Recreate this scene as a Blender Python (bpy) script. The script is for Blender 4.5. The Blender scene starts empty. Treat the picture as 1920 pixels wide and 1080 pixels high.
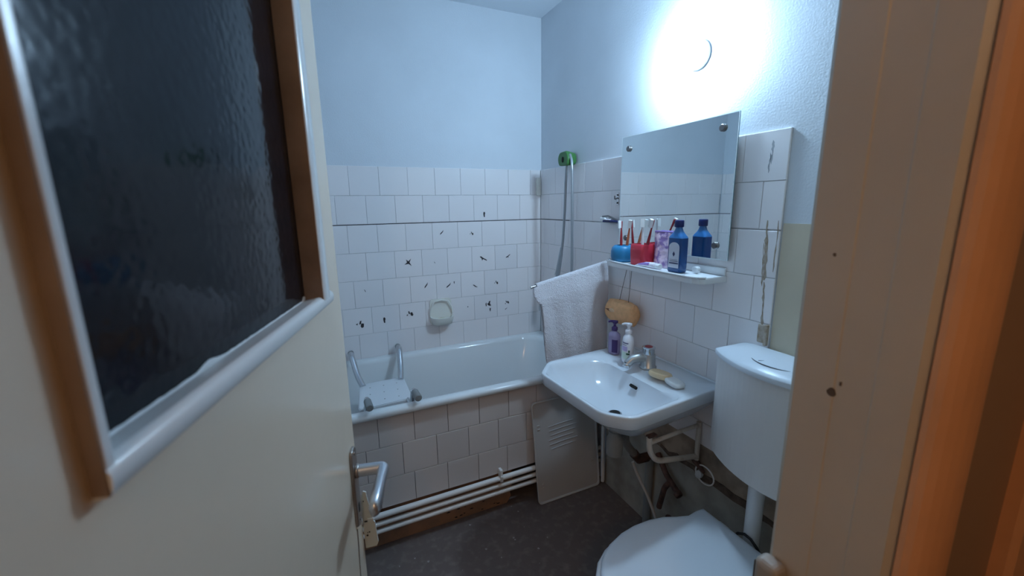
import bpy, bmesh, math, random
from mathutils import Vector, Matrix
random.seed(7)
SC = bpy.context.scene
COL = SC.collection
PI = math.pi

# ---------------------------------------------------------------- camera, world, light levels
cam_d = bpy.data.cameras.new('camera')
cam = bpy.data.objects.new('camera', cam_d); COL.objects.link(cam); SC.camera = cam
cam_d.sensor_width = 36.0
cam_d.lens = 774.09 / 1920.0 * 36.0
cam_d.clip_start = 0.02
yaw, pitch, roll = 0.4301, 0.1974, -0.0155
fwd = Vector((math.sin(yaw)*math.cos(pitch), math.cos(yaw)*math.cos(pitch), -math.sin(pitch)))
rgt = Vector((math.cos(yaw), -math.sin(yaw), 0)); upv = rgt.cross(fwd)
r2 = rgt*math.cos(roll) + upv*math.sin(roll); u2 = -rgt*math.sin(roll) + upv*math.cos(roll)
m = Matrix.Identity(4)
for i in range(3):
    m[i][0] = r2[i]; m[i][1] = u2[i]; m[i][2] = -fwd[i]
m.translation = Vector((-1.2787, -2.3348, 1.488))
cam.matrix_world = m
cam_d.dof.use_dof = True
cam_d.dof.focus_distance = 1.75
cam_d.dof.aperture_fstop = 3.6

w = bpy.data.worlds.new('world'); SC.world = w; w.use_nodes = True
w.node_tree.nodes['Background'].inputs[0].default_value = (0.5, 0.55, 0.6, 1)
w.node_tree.nodes['Background'].inputs[1].default_value = 0.0
SC.view_settings.view_transform = 'Standard'
SC.view_settings.look = 'None'
SC.view_settings.exposure = 0.25
SC.view_settings.gamma = 1.0
SC.view_settings.use_curve_mapping = False

LAMP_COLOR = (0.525, 0.785, 1.05)      # cold white bulb of the bathroom globe
LAMP_STRENGTH = 256.0
HALL_COLOR = (1.0, 0.62, 0.34)      # warm bulb of the hall
HALL_STRENGTH = 33.0

# ---------------------------------------------------------------- materials
def mat(name, col, rough=0.5, metal=0.0, bump=0.0, bscale=80.0, var=0.0, vscale=6.0, col2=None, spec=0.5,
        emit=None, estr=0.0, trans=0.0, ior=1.45, coat=0.0, bdetail=4.0, lo=0.4, hi=0.65, rvar=0.0, alpha=1.0, bdist=0.002):
    M = bpy.data.materials.new(name); M.use_nodes = True
    nt = M.node_tree; b = nt.nodes['Principled BSDF']
    b.inputs['Base Color'].default_value = (*col, 1)
    b.inputs['Roughness'].default_value = rough
    b.inputs['Metallic'].default_value = metal
    b.inputs['Specular IOR Level'].default_value = spec
    b.inputs['IOR'].default_value = ior
    b.inputs['Transmission Weight'].default_value = trans
    b.inputs['Coat Weight'].default_value = coat
    b.inputs['Alpha'].default_value = alpha
    if emit:
        b.inputs['Emission Color'].default_value = (*emit, 1); b.inputs['Emission Strength'].default_value = estr
    tc = nt.nodes.new('ShaderNodeTexCoord')
    if col2 is not None or var:
        n = nt.nodes.new('ShaderNodeTexNoise'); n.inputs['Scale'].default_value = vscale; n.inputs['Detail'].default_value = 6
        geo = nt.nodes.new('ShaderNodeNewGeometry')
        nt.links.new(geo.outputs['Position'], n.inputs['Vector'])
        rp = nt.nodes.new('ShaderNodeValToRGB')
        c2 = col2 if col2 is not None else tuple(max(0, c*(1-var)) for c in col)
        rp.color_ramp.elements[0].position = lo; rp.color_ramp.elements[1].position = hi
        rp.color_ramp.elements[0].color = (*col, 1); rp.color_ramp.elements[1].color = (*c2, 1)
        nt.links.new(n.outputs['Fac'], rp.inputs['Fac']); nt.links.new(rp.outputs['Color'], b.inputs['Base Color'])
        if rvar:
            mr = nt.nodes.new('ShaderNodeMapRange'); mr.inputs[3].default_value = rough; mr.inputs[4].default_value = rough+rvar
            nt.links.new(n.outputs['Fac'], mr.inputs[0]); nt.links.new(mr.outputs[0], b.inputs['Roughness'])
    if bump:
        n = nt.nodes.new('ShaderNodeTexNoise'); n.inputs['Scale'].default_value = bscale; n.inputs['Detail'].default_value = bdetail
        nt.links.new(tc.outputs['Object'], n.inputs['Vector'])
        bp = nt.nodes.new('ShaderNodeBump'); bp.inputs['Strength'].default_value = bump; bp.inputs['Distance'].default_value = bdist
        nt.links.new(n.outputs['Fac'], bp.inputs['Height']); nt.links.new(bp.outputs['Normal'], b.inputs['Normal'])
    return M

def mat_tile(name, col, rough=0.16):
    """glazed tile: each tile a slightly different tone (object random)"""
    M = mat(name, col, rough, bump=0.10, bscale=14, bdetail=2, bdist=0.003); nt = M.node_tree; b = nt.nodes['Principled BSDF']
    oi = nt.nodes.new('ShaderNodeObjectInfo')
    rp = nt.nodes.new('ShaderNodeValToRGB')
    rp.color_ramp.elements[0].color = (*[c*0.965 for c in col], 1)
    rp.color_ramp.elements[1].color = (col[0]*1.02, col[1]*1.01, col[2]*1.0, 1)
    nt.links.new(oi.outputs['Random'], rp.inputs['Fac']); nt.links.new(rp.outputs['Color'], b.inputs['Base Color'])
    return M

M = {}
M['wall_paint'] = mat('pale blue wall paint', (0.70, 0.745, 0.795), 0.55, bump=0.35, bscale=160, bdetail=6, var=0.05, vscale=3)
M['ceiling'] = mat('ceiling paint', (0.70, 0.745, 0.795), 0.7, bump=0.3, bscale=120)
M['tile'] = mat_tile('white glazed tile', (0.88, 0.855, 0.865))
M['tile_front'] = mat_tile('greyish glazed tile', (0.70, 0.64, 0.61), 0.22)
M['grout'] = mat('old grout', (0.60, 0.60, 0.62), 0.9, col2=(0.26, 0.25, 0.25), vscale=8, lo=.5, hi=.72)
M['grout_front'] = mat('dirty grout', (0.34, 0.31, 0.30), 0.9, col2=(0.10, 0.09, 0.085), vscale=9, lo=.4, hi=.65)
M['grout_dark'] = mat('blackened joint', (0.05, 0.045, 0.05), 0.9)
M['dado'] = mat('beige oil paint', (0.66, 0.58, 0.44), 0.3, bump=0.15, bscale=60, var=0.08, vscale=4)
M['brown_plaster'] = mat('dirty brown wall base', (0.46, 0.35, 0.26), 0.75, bump=0.5, bscale=40, col2=(0.2, 0.155, 0.12), vscale=9)
M['grey_plaster'] = mat('greyish painted wall base', (0.42, 0.39, 0.34), 0.7, bump=0.4, bscale=40, col2=(0.27, 0.24, 0.20), vscale=8)
M['grime'] = mat('brown grime', (0.16, 0.11, 0.08), 0.85, col2=(0.07, 0.05, 0.04), vscale=30)
M['stain'] = mat('tan glue streak', (0.47, 0.40, 0.33), 0.7, col2=(0.33, 0.24, 0.16), vscale=50)
M['stain_grey'] = mat('grey streak', (0.42, 0.44, 0.47), 0.7, col2=(0.28, 0.29, 0.31), vscale=60)
M['floor'] = mat('dark worn floor covering', (0.155, 0.118, 0.105), 0.5, bump=0.4, bscale=60, col2=(0.25, 0.205, 0.18), vscale=28, lo=0.5, hi=0.85, rvar=0.2)
M['speck'] = mat('pale paint speck', (0.35, 0.32, 0.30), 0.8)
M['enamel'] = mat('white enamel', (0.76, 0.79, 0.80), 0.12, bump=0.03, bscale=8)
M['ceramic'] = mat('white sanitary ceramic', (0.69, 0.74, 0.79), 0.10, coat=0.3)
M['plastic_white'] = mat('white plastic', (0.78, 0.80, 0.82), 0.28)
M['cistern_plastic'] = mat('white cistern plastic', (0.80, 0.78, 0.765), 0.33)
M['lid_plastic'] = mat('white toilet lid plastic', (0.68, 0.73, 0.79), 0.3)
M['seam'] = mat('dark seam', (0.10, 0.11, 0.13), 0.6)
M['cream'] = mat('cream gloss door paint', (0.82, 0.68, 0.53), 0.24, bump=0.12, bscale=30, var=0.05, vscale=3, coat=0.15)
M['cream_trim'] = mat('cream white gloss moulding paint', (0.74, 0.75, 0.75), 0.22, bump=0.15, bscale=40, coat=0.1)
M['tan_trim'] = mat('tan brown moulding side', (0.255, 0.185, 0.14), 0.45, bump=0.12, bscale=40, col2=(0.175, 0.12, 0.085), vscale=10, coat=0.2)  # tan for the moulding sides that face the hinge
M['dark_wood'] = mat('dark brown reveal paint', (0.16, 0.085, 0.06), 0.3, bump=0.2, bscale=40)
M['jamb'] = mat('cream jamb paint', (0.57, 0.48, 0.385), 0.4, bump=0.15, bscale=50, var=0.06, vscale=5)
M['keeper'] = mat('jamb paint darkened for shade', (0.38, 0.33, 0.28), 0.5)  # jamb paint again, darker to put the keeper's shade into its colour
M['casing'] = mat('orange brown casing', (0.74, 0.37, 0.19), 0.4, bump=0.1, bscale=40, var=0.15, vscale=5)  # orange brown for the casing strips on the hall side
M['hall_brown'] = mat('brown flat hall strip', (0.34, 0.21, 0.14), 0.5, bump=0.1, bscale=40)  # flat strip between the two casings, browner and darker than them
M['hall_wall'] = mat('tan hall wall paint', (0.62, 0.54, 0.44), 0.6, bump=0.3, bscale=60)
M['mirror'] = mat('mirror silver', (0.86, 0.90, 0.90), 0.01, metal=1.0)
M['mirror_edge'] = mat('mirror glass edge', (0.12, 0.22, 0.28), 0.2)
M['mirror_bevel'] = mat('pale ground glass rim', (0.80, 0.87, 0.90), 0.3)
M['stud'] = mat('dark nickel stud', (0.20, 0.19, 0.19), 0.35, metal=0.8)
M['chrome'] = mat('worn chrome', (0.62, 0.63, 0.65), 0.22, metal=1.0, bump=0.05, bscale=30)
M['tap_metal'] = mat('dull limescaled chrome', (0.50, 0.51, 0.51), 0.36, metal=0.85, bump=0.15, bscale=40)
M['alu'] = mat('brushed aluminium', (0.60, 0.61, 0.64), 0.30, metal=0.9)
M['plate_metal'] = mat('brownish worn escutcheon metal', (0.36, 0.32, 0.29), 0.32, metal=0.8)
M['hose'] = mat('grey shower hose', (0.36, 0.39, 0.42), 0.32, metal=0.5)
M['green'] = mat('green plastic', (0.055, 0.185, 0.050), 0.3)
M['dark_hole'] = mat('dark hole', (0.01, 0.01, 0.01), 0.9)
M['towel'] = mat('white terry cloth', (0.76, 0.74, 0.78), 0.95, bump=1.0, bscale=260, bdetail=5, bdist=0.006, spec=0.1)
M['blue_cup'] = mat('sky blue plastic', (0.022, 0.205, 0.42), 0.35)
M['red_cup'] = mat('red plastic', (0.60, 0.04, 0.07), 0.35)
M['bottle_blue'] = mat('deep blue bottle plastic', (0.004, 0.062, 0.225), 0.15, coat=0.4)
M['bottle_clear'] = mat('light blue clear plastic', (0.03, 0.16, 0.42), 0.12, coat=0.4)
M['navy'] = mat('navy plastic cap', (0.010, 0.022, 0.13), 0.35)
M['label_silver'] = mat('silver label', (0.62, 0.66, 0.76), 0.35, metal=0.0, bump=0.1, bscale=200)
M['label_band'] = mat('navy label print', (0.03, 0.04, 0.12), 0.5)
M['pack'] = mat('pink and violet pouch foil', (0.78, 0.60, 0.72), 0.25, lo=.46, hi=.58, col2=(0.30, 0.19, 0.44), vscale=34, bump=0.8, bscale=35, bdist=0.006)
M['tube'] = mat('white tube with violet print', (0.80, 0.78, 0.86), 0.3)
M['violet'] = mat('violet print', (0.33, 0.22, 0.55), 0.4)
M['brush_red'] = mat('dark red brush handle', (0.30, 0.02, 0.03), 0.35)
M['brush_orange'] = mat('orange brush handle', (0.62, 0.20, 0.10), 0.35)
M['brush_white'] = mat('white brush handle', (0.80, 0.80, 0.82), 0.35)
M['bristle'] = mat('white bristles', (0.78, 0.80, 0.80), 0.8)
M['sponge'] = mat('tan sponge', (0.88, 0.50, 0.26), 0.95, bump=0.6, bscale=120, bdist=0.004, spec=0.1, var=0.12, vscale=60)
M['sponge_cut'] = mat('brown sponge slit', (0.22, 0.09, 0.05), 0.95)
M['sponge_pale'] = mat('pale sponge patch', (0.80, 0.55, 0.34), 0.95)
M['cord'] = mat('brown cord', (0.10, 0.08, 0.07), 0.9)
M['purple_liquid'] = mat('violet translucent bottle', (0.46, 0.39, 0.60), 0.15, trans=0.45, ior=1.3, coat=0.3)
M['purple_dark'] = mat('dark violet pump plastic', (0.045, 0.015, 0.11), 0.3)
M['bottle_white'] = mat('white lotion bottle', (0.80, 0.79, 0.83), 0.25)
M['label_grey'] = mat('slate label print', (0.16, 0.15, 0.26), 0.5)
M['label_lilac'] = mat('lilac label print', (0.50, 0.42, 0.68), 0.5)
M['label_green'] = mat('pale green label print', (0.62, 0.76, 0.66), 0.5)
M['leaf'] = mat('dark green leaf print', (0.03, 0.10, 0.06), 0.5)
M['soap_cream'] = mat('cream soap', (0.66, 0.50, 0.30), 0.22, coat=0.5)
M['soap_white'] = mat('pale grey soap', (0.66, 0.68, 0.68), 0.35)
M['dish'] = mat('pale cream soap dish', (0.82, 0.82, 0.76), 0.22)
M['dish_soap'] = mat('old yellowish soap', (0.56, 0.52, 0.38), 0.5)
M['bracket'] = mat('white painted iron', (0.58, 0.53, 0.47), 0.45, bump=0.3, bscale=60, col2=(0.36, 0.28, 0.22), vscale=25, lo=0.55, hi=0.8)
M['pipe_white'] = mat('white painted pipe', (0.86, 0.83, 0.80), 0.35, bump=0.2, bscale=40)
M['plinth'] = mat('brown painted plinth', (0.38, 0.20, 0.115), 0.5, bump=0.4, bscale=30, col2=(0.24, 0.15, 0.10), vscale=12)
M['panel'] = mat('grey enamel hatch panel', (0.56, 0.54, 0.52), 0.3, bump=0.1, bscale=30)
M['panel_rim'] = mat('pale hatch rim', (0.62, 0.59, 0.55), 0.4)
M['slit'] = mat('pale slit', (0.52, 0.53, 0.55), 0.4)
M['rust'] = mat('rusty iron', (0.13, 0.065, 0.05), 0.8, bump=0.6, bscale=60, col2=(0.06, 0.035, 0.03), vscale=30)
M['trap'] = mat('grey plastic waste', (0.22, 0.215, 0.205), 0.5, bump=0.2, bscale=30)
M['hose_braid'] = mat('pale flexible hose', (0.50, 0.47, 0.44), 0.45)
M['rubber'] = mat('grey rubber grip', (0.24, 0.25, 0.25), 0.6)
M['seat_plastic'] = mat('white bath seat plastic', (0.72, 0.75, 0.78), 0.45)
M['decal'] = mat('dark transfer', (0.035, 0.030, 0.035), 0.6)
M['lock_paint'] = mat('chipped white lock paint', (0.60, 0.64, 0.61), 0.4, bump=0.3, bscale=50)
M['black'] = mat('black', (0.012, 0.012, 0.014), 0.5)
M['globe'] = mat('lit opal globe', (0.9, 0.9, 0.9), 0.4, emit=LAMP_COLOR, estr=LAMP_STRENGTH)
M['hall_bulb'] = mat('lit hall bulb', (0.9, 0.8, 0.6), 0.4, emit=HALL_COLOR, estr=HALL_STRENGTH)
M['lamp_base'] = mat('white porcelain lamp base', (0.8, 0.8, 0.8), 0.3)

# hammered glass: wavy surface, the dark behind it put into a near-black base
G = bpy.data.materials.new('hammered glass with painted-in dark'); G.use_nodes = True
nt = G.node_tree; b = nt.nodes['Principled BSDF']
b.inputs['Base Color'].default_value = (0.009, 0.010, 0.014, 1); b.inputs['Roughness'].default_value = 0.10
b.inputs['IOR'].default_value = 1.5; b.inputs['Specular IOR Level'].default_value = 0.26
tc = nt.nodes.new('ShaderNodeTexCoord')
vo = nt.nodes.new('ShaderNodeTexVoronoi'); vo.inputs['Scale'].default_value = 95; vo.feature = 'SMOOTH_F1'
nt.links.new(tc.outputs['Object'], vo.inputs['Vector'])
bp = nt.nodes.new('ShaderNodeBump'); bp.inputs['Strength'].default_value = 0.09; bp.inputs['Distance'].default_value = 0.003
nt.links.new(vo.outputs['Distance'], bp.inputs['Height']); nt.links.new(bp.outputs['Normal'], b.inputs['Normal'])
M['glass'] = G

# ---------------------------------------------------------------- mesh helpers (all points in world space)
ORG = {}
def V(*a): return Vector(a)

def box(bm, lo, hi, bev=0.0, seg=1, fn=None):
    lo = [min(a, b) for a, b in zip(lo, hi)] if True else lo
    return _box(bm, lo, hi, bev, seg, fn)
def _box(bm, lo, hi, bev, seg, fn):
    b2 = bmesh.new()
    v = [b2.verts.new((x, y, z)) for x in (lo[0], hi[0]) for y in (lo[1], hi[1]) for z in (lo[2], hi[2])]
    for f in ((0,1,3,2),(4,6,7,5),(0,4,5,1),(2,3,7,6),(0,2,6,4),(1,5,7,3)): b2.faces.new([v[i] for i in f])
    bmesh.ops.recalc_face_normals(b2, faces=b2.faces)
    if bev: bmesh.ops.bevel(b2, geom=list(b2.edges), offset=bev, segments=seg, affect='EDGES', profile=0.5)
    merge(bm, b2, fn)
def bx(bm, lo, hi, bev=0.0, seg=1, fn=None):
    lo2 = [min(a, b) for a, b in zip(lo, hi)]; hi2 = [max(a, b) for a, b in zip(lo, hi)]
    _box(bm, lo2, hi2, bev, seg, fn)
def merge(bm, b2, fn=None):
    mp = {}
    for v in b2.verts: mp[v] = bm.verts.new(fn(v.co) if fn else v.co)
    for f in b2.faces:
        try: nf = bm.faces.new([mp[v] for v in f.verts]); nf.smooth = f.smooth
        except ValueError: pass
    b2.free()

def frame_at(d):
    d = d.normalized(); a = V(0, 0, 1) if abs(d.z) < 0.9 else V(1, 0, 0)
    x = d.cross(a).normalized(); return x, d.cross(x).normalized()

def tube(bm, pts, r, n=12, cap=True, rs=None, smooth=True):
    pts = [Vector(p) for p in pts]; rings = []; x = None
    for i, p in enumerate(pts):
        d = (pts[min(i+1, len(pts)-1)] - pts[max(i-1, 0)])
        if d.length < 1e-9: d = V(0, 0, 1)
        d.normalize()
        if x is None: x, y = frame_at(d)
        else:
            x = (x - d*x.dot(d)).normalized(); y = d.cross(x)
        rr = rs[i] if rs else r
        rings.append([bm.verts.new(p + (x*math.cos(2*PI*k/n) + y*math.sin(2*PI*k/n))*rr) for k in range(n)])
    for a, b_ in zip(rings, rings[1:]):
        for k in range(n):
            f = bm.faces.new((a[k], a[(k+1) % n], b_[(k+1) % n], b_[k])); f.smooth = smooth
    if cap:
        bm.faces.new(rings[0][::-1]); bm.faces.new(rings[-1])

def cyl(bm, a, b_, r, n=16, bev=0.0, r2=None):
    a = Vector(a); b_ = Vector(b_); d = (b_-a); L = d.length; d.normalize()
    r2 = r if r2 is None else r2
    if bev: tube(bm, [a, a+d*1e-5, a+d*bev, b_-d*bev, b_-d*1e-5, b_], 0, n, True, [r-bev*.95, r-bev, r, r2, r2-bev, r2-bev*1.05])
    else: tube(bm, [a, b_], 0, n, True, [r, r2])

def arc_path(pts, rad, n=6):
    """polyline with rounded corners"""
    pts = [Vector(p) for p in pts]; out = [pts[0]]
    for i in range(1, len(pts)-1):
        p = pts[i]; a = (pts[i-1]-p); c = (pts[i+1]-p)
        t = min(rad, a.length*.49, c.length*.49)
        A = p + a.normalized()*t; B = p + c.normalized()*t
        for k in range(n+1):
            s = k/n; out.append(A*(1-s)**2 + p*2*s*(1-s) + B*s*s)
    out.append(pts[-1]); return out

def lathe(bm, prof, c, n=24, axis='z', sx=1.0, sy=1.0, rot=0.0, smooth=True):
    """prof: list of (r, h) from bottom to top about the point c"""
    c = Vector(c); rings = []
    for r, h in prof:
        ring = []
        for k in range(n):
            a = 2*PI*k/n; x = r*math.cos(a)*sx; y = r*math.sin(a)*sy
            x, y = x*math.cos(rot)-y*math.sin(rot), x*math.sin(rot)+y*math.cos(rot)
            if axis == 'z': p = V(x, y, h)
            elif axis == 'x': p = V(h, x, y)
            else: p = V(x, h, y)
            ring.append(bm.verts.new(c + p))
        rings.append(ring)
    fs = []
    for a, b_ in zip(rings, rings[1:]):
        for k in range(n):
            f = bm.faces.new((a[k], a[(k+1) % n], b_[(k+1) % n], b_[k])); f.smooth = smooth
    bm.faces.new(rings[0][::-1]); bm.faces.new(rings[-1])

def loft(bm, rings, cap0=True, cap1=True, smooth=True, closed=True):
    vr = [[bm.verts.new(p) for p in r] for r in rings]; n = len(vr[0])
    for a, b_ in zip(vr, vr[1:]):
        for k in range(n if closed else n-1):
            f = bm.faces.new((a[k], a[(k+1) % n], b_[(k+1) % n], b_[k])); f.smooth = smooth
    if cap0: bm.faces.new(vr[0][::-1])
    if cap1: bm.faces.new(vr[-1])

def prism(bm, pts, z0, z1, bev=0.0):
    b2 = bmesh.new()
    lo = [b2.verts.new((p[0], p[1], z0)) for p in pts]; hi = [b2.verts.new((p[0], p[1], z1)) for p in pts]
    n = len(pts)
    for k in range(n): b2.faces.new((lo[k], lo[(k+1) % n], hi[(k+1) % n], hi[k]))
    b2.faces.new(lo[::-1]); top = b2.faces.new(hi)
    bmesh.ops.recalc_face_normals(b2, faces=b2.faces)
    if bev: bmesh.ops.bevel(b2, geom=[e for e in b2.edges if abs(e.verts[0].co.z-e.verts[1].co.z) < 1e-6], offset=bev, segments=2, affect='EDGES')
    merge(bm, b2)

def poly_ring(poly, c, n, z, s=1.0):
    """n points where rays from c meet the convex polygon, scaled about c"""
    out = []
    for k in range(n):
        a = 2*PI*k/n; d = Vector((math.cos(a), math.sin(a))); best = None
        for i in range(len(poly)):
            p = Vector(poly[i]) - Vector(c); q = Vector(poly[(i+1) % len(poly)]) - Vector(c); e = q-p
            den = d.x*(-e.y) + d.y*e.x
            if abs(den) < 1e-12: continue
            t = (p.x*(-e.y) + p.y*e.x)/den; u_ = (d.x*p.y - d.y*p.x)/den
            if t > 0 and -1e-6 <= u_ <= 1+1e-6 and (best is None or t > best): best = t
        out.append(V(c[0]+d.x*best*s, c[1]+d.y*best*s, z(k) if callable(z) else z))
    return out

def round_poly(pts, rad, n=4):
    """round the corners of a closed 2-D polygon"""
    out = []; N = len(pts)
    for i in range(N):
        p = Vector(pts[i]); a = Vector(pts[i-1])-p; c = Vector(pts[(i+1) % N])-p
        t = min(rad, a.length*.45, c.length*.45); A = p+a.normalized()*t; B = p+c.normalized()*t
        for k in range(n+1):
            s = k/n; q = A*(1-s)**2 + p*2*s*(1-s) + B*s*s; out.append((q.x, q.y))
    return out

def world_org(o):
    return ORG.get(o.name, Vector((0, 0, 0)))

def obj(name, bm, material, parent=None, recalc=True, smooth=False, autosmooth=True):
    if recalc: bmesh.ops.recalc_face_normals(bm, faces=bm.faces)
    if smooth:
        for f in bm.faces: f.smooth = True
    for e in bm.edges:      # hard edges keep their own normals
        if len(e.link_faces) == 2 and e.calc_face_angle(0) > 0.9: e.smooth = False
    xs = [v.co for v in bm.verts]
    if parent is None:
        org = V((min(v.x for v in xs)+max(v.x for v in xs))/2, (min(v.y for v in xs)+max(v.y for v in xs))/2, min(v.z for v in xs))
        off = org
    else:
        org = V(sum(v.x for v in xs)/len(xs), sum(v.y for v in xs)/len(xs), sum(v.z for v in xs)/len(xs))
        off = org
    for v in bm.verts: v.co -= off
    me = bpy.data.meshes.new(name); bm.to_mesh(me); bm.free()
    if material is not None: me.materials.append(material)
    o = bpy.data.objects.new(name, me); COL.objects.link(o)
    if parent is not None:
        o.parent = parent; o.location = org - world_org(parent)
    else: o.location = org
    ORG[o.name] = org
    return o

def thing(name, label, cat, loc, group=None):
    o = bpy.data.objects.new(name, None); COL.objects.link(o); o.location = loc; o.empty_display_size = 0.05
    ORG[o.name] = Vector(loc); o['label'] = label; o['category'] = cat
    if group: o['group'] = group
    return o
def tag(o, label, cat, group=None):
    o['label'] = label; o['category'] = cat
    if group: o['group'] = group
    return o
def struct(name, bm, material):
    o = obj(name, bm, material); o['kind'] = 'structure'; return o
def nb(): return bmesh.new()

# ================================================================ ROOM SHELL
XL, YF, ZC = -1.66, -2.0, 2.553       # left wall, doorway wall (room side), ceiling
YH = -2.135                           # hall side of the doorway wall
JX = -0.675                           # right jamb face
LX = -1.50                            # left jamb

bm = nb(); bx(bm, (-2.6, -4.2, -0.08), (1.2, 0.14, 0.0)); floor = struct('floor', bm, M['floor'])
bm = nb()
for i in range(26):
    a, b_ = random.uniform(-1.15, -0.45), random.uniform(-1.1, -0.64); s = random.uniform(.002, .006)
    pts = [(a+s*math.cos(t*PI/3)*random.uniform(.5, 1.4), b_+s*math.sin(t*PI/3)*random.uniform(.5, 1.4)) for t in range(6)]
    prism(bm, pts, 0.0, 0.0008)
sp = obj('paint_specks', bm, M['speck'], floor); sp['kind'] = 'stuff'
bm = nb(); bx(bm, (-2.6, -4.2, ZC), (1.2, 0.14, ZC+0.08)); struct('ceiling', bm, M['ceiling'])
bm = nb(); bx(bm, (XL-0.12, 0.005, 0), (0.13, 0.13, ZC)); wall_back = struct('wall_back', bm, M['wall_paint'])
bm = nb(); bx(bm, (0.008, YF, 0), (0.13, 0.005, ZC)); wall_right = struct('wall_right', bm, M['wall_paint'])
bm = nb(); bx(bm, (XL-0.12, YF, 0), (XL-0.006, 0.005, ZC)); wall_left = struct('wall_left', bm, M['wall_paint'])
# doorway wall, one U-shaped solid with the opening left free
bm = nb()
pts = [(-2.6, 0), (LX-0.03, 0), (LX-0.03, 2.08), (JX+0.03, 2.08), (JX+0.03, 0), (1.2, 0), (1.2, ZC), (-2.6, ZC)]
a_ = [bm.verts.new((p[0], YF, p[1])) for p in pts]; b_ = [bm.verts.new((p[0], YH, p[1])) for p in pts]
for k in range(8): bm.faces.new((a_[k], a_[(k+1) % 8], b_[(k+1) % 8], b_[k]))
for L in (a_, b_):
    bm.faces.new((L[0], L[1], L[2], L[7])); bm.faces.new((L[7], L[2], L[3], L[6])); bm.faces.new((L[3], L[4], L[5], L[6]))
wall_front = struct('wall_front', bm, M['hall_wall'])
# the hall behind the camera
bm = nb(); bx(bm, (-2.7, -4.3, 0), (1.3, -4.2, ZC)); struct('wall_hall', bm, M['hall_wall'])
bm = nb(); bx(bm, (1.2, -4.2, 0), (1.3, YH, ZC)); struct('wall_hall_right', bm, M['hall_wall'])
bm = nb(); bx(bm, (-2.7, -4.2, 0), (-2.6, YH, ZC)); struct('wall_hall_left', bm, M['hall_wall'])

# ---- tiles -------------------------------------------------------
TS, GAP, Z0 = 0.15, 0.0013, 1.40
TILE_MESH = {}
def tile_mesh(wd, ht, th, material, key):
    k = (round(wd, 4), round(ht, 4), th, key)
    if k not in TILE_MESH:
        b2 = nb(); x, z = wd/2, ht/2; e = 0.0012
        bk = [b2.verts.new(p) for p in ((-x, 0, -z), (x, 0, -z), (x, 0, z), (-x, 0, z))]
        fr = [b2.verts.new(p) for p in ((-x, -th+e, -z), (x, -th+e, -z), (x, -th+e, z), (-x, -th+e, z))]
        ft = [b2.verts.new(p) for p in ((-x+e, -th, -z+e), (x-e, -th, -z+e), (x-e, -th, z-e), (-x+e, -th, z-e))]
        for A, B in ((bk, fr), (fr, ft)):
            for i in range(4): b2.faces.new((A[i], A[(i+1) % 4], B[(i+1) % 4], B[i]))
        b2.faces.new(ft); bmesh.ops.recalc_face_normals(b2, faces=b2.faces)
        me = bpy.data.meshes.new('tile'); b2.to_mesh(me); b2.free(); me.materials.append(material); TILE_MESH[k] = me
    return TILE_MESH[k]
def lay(parent, kind, plane, u0, u1, rows, th, material, key, skip=None, gap=GAP):
    """rows: (zlow, zhigh, offset of the vertical joints along u). kind 'y' -> faces -y, 'x' -> faces -x, 'X' -> faces +x"""
    for zl, zh, off in rows:
        k0 = math.floor((u0-off)/TS)-1; u = off + k0*TS
        while u < u1:
            a, b2 = max(u, u0), min(u+TS, u1); u += TS
            if b2-a < 0.012: continue
            wd, ht = b2-a-gap, zh-zl-gap
            if skip and skip((a+b2)/2, (zl+zh)/2): continue
            o = bpy.data.objects.new('tile', tile_mesh(wd, ht, th, material, key)); COL.objects.link(o); o.parent = parent
            c = (a+b2)/2; cz = (zl+zh)/2; pr = random.uniform(-0.0002, 0.0005)
            tx, tz = random.gauss(0, .0015), random.gauss(0, .0015)
            if kind == 'y': loc = V(c, plane+th-pr, cz); rz = 0
            elif kind == 'x': loc = V(plane+th-pr, c, cz); rz = -PI/2
            else: loc = V(plane-th+pr, c, cz); rz = PI/2
            o.location = loc - world_org(parent); o.rotation_euler = (tx, 0, rz+tz)
rows_b = [(Z0+.15, Z0+.30, -.0714), (Z0+.0016, Z0+.15, -.1464), (Z0-.15, Z0-.0016, -.10), (Z0-.30, Z0-.15, -.019),
          (Z0-.45, Z0-.30, -.093), (Z0-.60, Z0-.45, -.013), (Z0-.76, Z0-.60, -.088)]
lay(wall_back, 'y', 0.0, XL+.002, -.0015, rows_b, 0.006, M['tile'], 'w')
b0 = -1.2287
rows_r = [(Z0+.15, Z0+.30, b0), (Z0+.0016, Z0+.15, b0+.075), (Z0-.15, Z0-.0016, b0), (Z0-.30, Z0-.15, b0+.075), (Z0-.45, Z0-.30, b0),
          (Z0-.60, Z0-.45, b0+.075), (Z0-.75, Z0-.60, b0), (.555, Z0-.75, b0+.075)]
lay(wall_right, 'x', 0.0, -1.524, -.0015, rows_r, 0.009, M['tile'], 'w2')
rows_l = [(Z0+.15, Z0+.30, -.03), (Z0+.0016, Z0+.15, -.105), (Z0-.15, Z0-.0016, -.03), (Z0-.30, Z0-.15, -.105), (Z0-.45, Z0-.30, -.03), (Z0-.60, Z0-.45, -.105)]
lay(wall_left, 'X', XL, -1.98, -.0015, rows_l, 0.006, M['tile'], 'w')
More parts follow.
